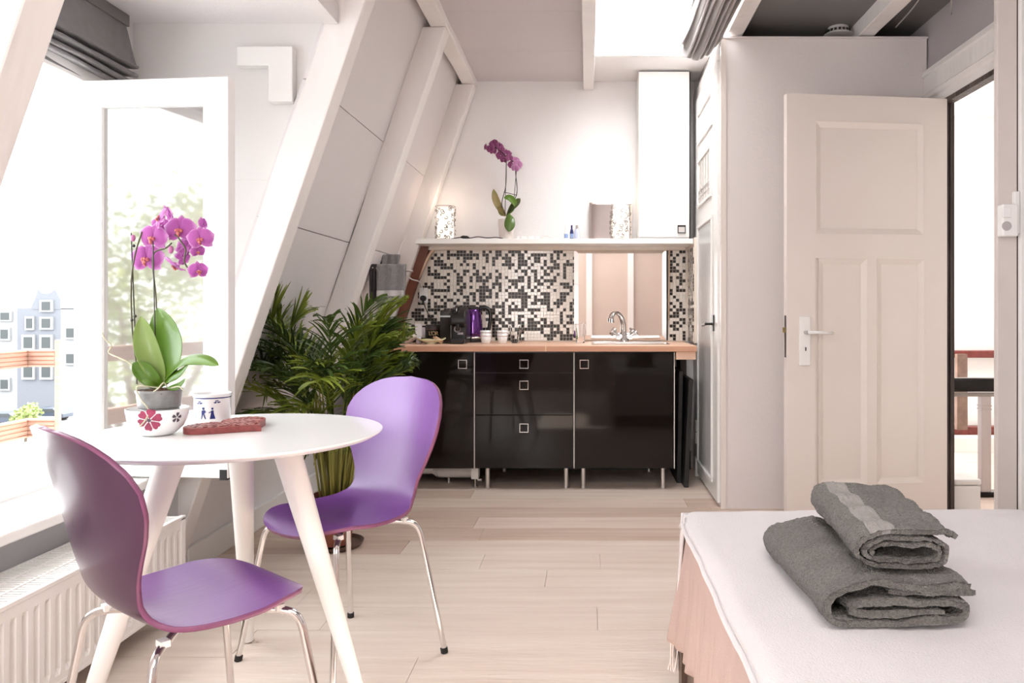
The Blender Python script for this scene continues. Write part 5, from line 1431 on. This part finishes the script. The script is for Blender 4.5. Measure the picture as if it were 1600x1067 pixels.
# far canal houses at 90 m
Y9 = 90
def house(label, x0, x1, ytop, m, wins, gable=None):
    t = thing('canal_house', label, 'house', (0, 0, 0), 0, 'canal houses across the water')
    a, b = px(x0, ytop, Y9), px(x1, 700, Y9)
    obj('facade', box(a.x, b.x, Y9, Y9 + 9, b.z, a.z), m, t)
    if gable:
        pts = [(px(x, y, Y9).x, px(x, y, Y9).z) for x, y in gable]
        bm = bmesh.new(); prism(bm, pts, 'y', Y9 - .05, Y9 + 9); obj('gable', bm, m, t)
    for (x, y, w_, h_) in wins:
        c = px(x, y, Y9); s = Y9 / F
        f = obj('window', box(c.x - w_ * s * .8, c.x + w_ * s * .8, Y9 - .25, Y9, c.z - h_ * s * .72, c.z + h_ * s * .72), FACW, t)
        obj('pane', box(c.x - w_ * s * .5, c.x + w_ * s * .5, Y9 - .3, Y9 - .24, c.z - h_ * s * .5, c.z + h_ * s * .5), WINDK, f)
house('white canal house at the left edge of the window view', -90, 27, 470, FACW, [(10, 494, 13, 11), (9, 522, 11, 14), (-30, 494, 13, 11), (-30, 522, 11, 14), (9, 560, 11, 14), (9, 600, 11, 14)], gable=[(-60, 470), (18, 470), (10, 450), (0, 447), (-40, 447)])
house('blue grey canal house with a neck gable in the middle of the view', 27, 95, 482, BRICKG, [(74, 478, 13, 13), (74, 505, 13, 14), (48, 505, 9, 15), (46, 535, 13, 17), (74, 535, 13, 17), (46, 580, 13, 18), (74, 580, 13, 18)],
      gable=[(49, 483), (60, 452), (66, 458), (73, 459), (80, 457), (86, 451), (95, 468), (95, 483)])
house('pale canal house farther right, mostly hidden by the window frame', 95, 150, 500, FACW, [(112, 520, 12, 14), (112, 560, 12, 14)])
zq = px(0, 645, Y9).z
tag(obj('canal_quay', box(-150, -20, 30, 92, zq - 1, zq), ROAD), 'pale quay street below the canal houses', kind='structure')
def car(label, x, y, Y, m, L_=4.0):
    c = px(x, y, Y); t = thing('parked_car', label, 'car', (c.x, Y, zq))
    bm = bmesh.new(); prism(bm, [(-L_ / 2, .35), (-L_ / 2, .8), (-L_ * .35, .95), (-L_ * .2, 1.4), (L_ * .22, 1.4), (L_ * .36, .95), (L_ / 2, .8), (L_ / 2, .35)], 'y', -.85, .85); obj('car_body', bm, m, t, bevel=.06)
    bm = bmesh.new(); prism(bm, [(-L_ * .31, .97), (-L_ * .19, 1.33), (L_ * .20, 1.33), (L_ * .31, .97)], 'y', -.87, .87); obj('car_windows', bm, WINDK, t)
    for s in (-1, 1):
        bm = bmesh.new(); cyl(bm, (s * L_ * .3, -.86, .32), (s * L_ * .3, .86, .32), .32, 16); obj('wheels', bm, RUBBER, t)
car('dark car parked across the canal at the left', 10, 640, 80, CARP); car('silver car parked across the canal in the middle', 62, 640, 76, CARL); car('dark car parked across the canal near the shrub', 78, 640, 84, CARP)
rr = random.Random(11)
def leafcloud(bm, c, R, n, sz):
    for k in range(n):
        d = Vector((rr.gauss(0, 1), rr.gauss(0, 1), rr.gauss(0, 1))).normalized() * (R * rr.random() ** .45); p = c + Vector((d.x, d.y, d.z * .85))
        a = Vector((rr.gauss(0, 1), rr.gauss(0, 1), rr.gauss(0, 1))).normalized(); b = a.orthogonal().normalized()
        v = [bm.verts.new(p + a * sz), bm.verts.new(p + b * sz * .6), bm.verts.new(p - a * sz), bm.verts.new(p - b * sz * .6)]
        bm.faces.new(v)
def tree(label, base, h, R, n, sz, cat='tree', nm='broadleaf_tree'):
    t = thing(nm, label, cat, base)
    bm = bmesh.new(); tube(bm, [(0, 0, 0), (.1, 0, h * .4), (0, .1, h * .75)], [R * .08, R * .06, R * .02], 8)
    for k in range(6):
        a = k * 1.05; tube(bm, [(0, 0, h * .45 + k * .1), (math.cos(a) * R * .5, math.sin(a) * R * .5, h * .75)], [R * .03, R * .01], 6)
    obj('trunk', bm, TREET, t)
    bm = bmesh.new()
    for k in range(9):
        leafcloud(bm, Vector((rr.uniform(-.55, .55) * R, rr.uniform(-.55, .55) * R, h * .75 + rr.uniform(-.4, .4) * R)), R * .5, n // 9, sz)
    tag(obj('foliage', bm, TREEL, t), kind='stuff')
tree('small bright green shrub on the far quay', tuple(px(40, 640, 70)[:2]) + (zq,), 3.0, 1.6, 900, .16, 'shrub', 'quay_shrub')
tree('tall canal-side tree mirrored in the open casement pane', (-8.3, -5.0, -6.0), 9.5, 2.7, 14000, .06)
tree('second canal-side tree mirrored low in the casement pane', (-4.0, -8.9, -6.5), 6.5, 1.9, 8000, .05)
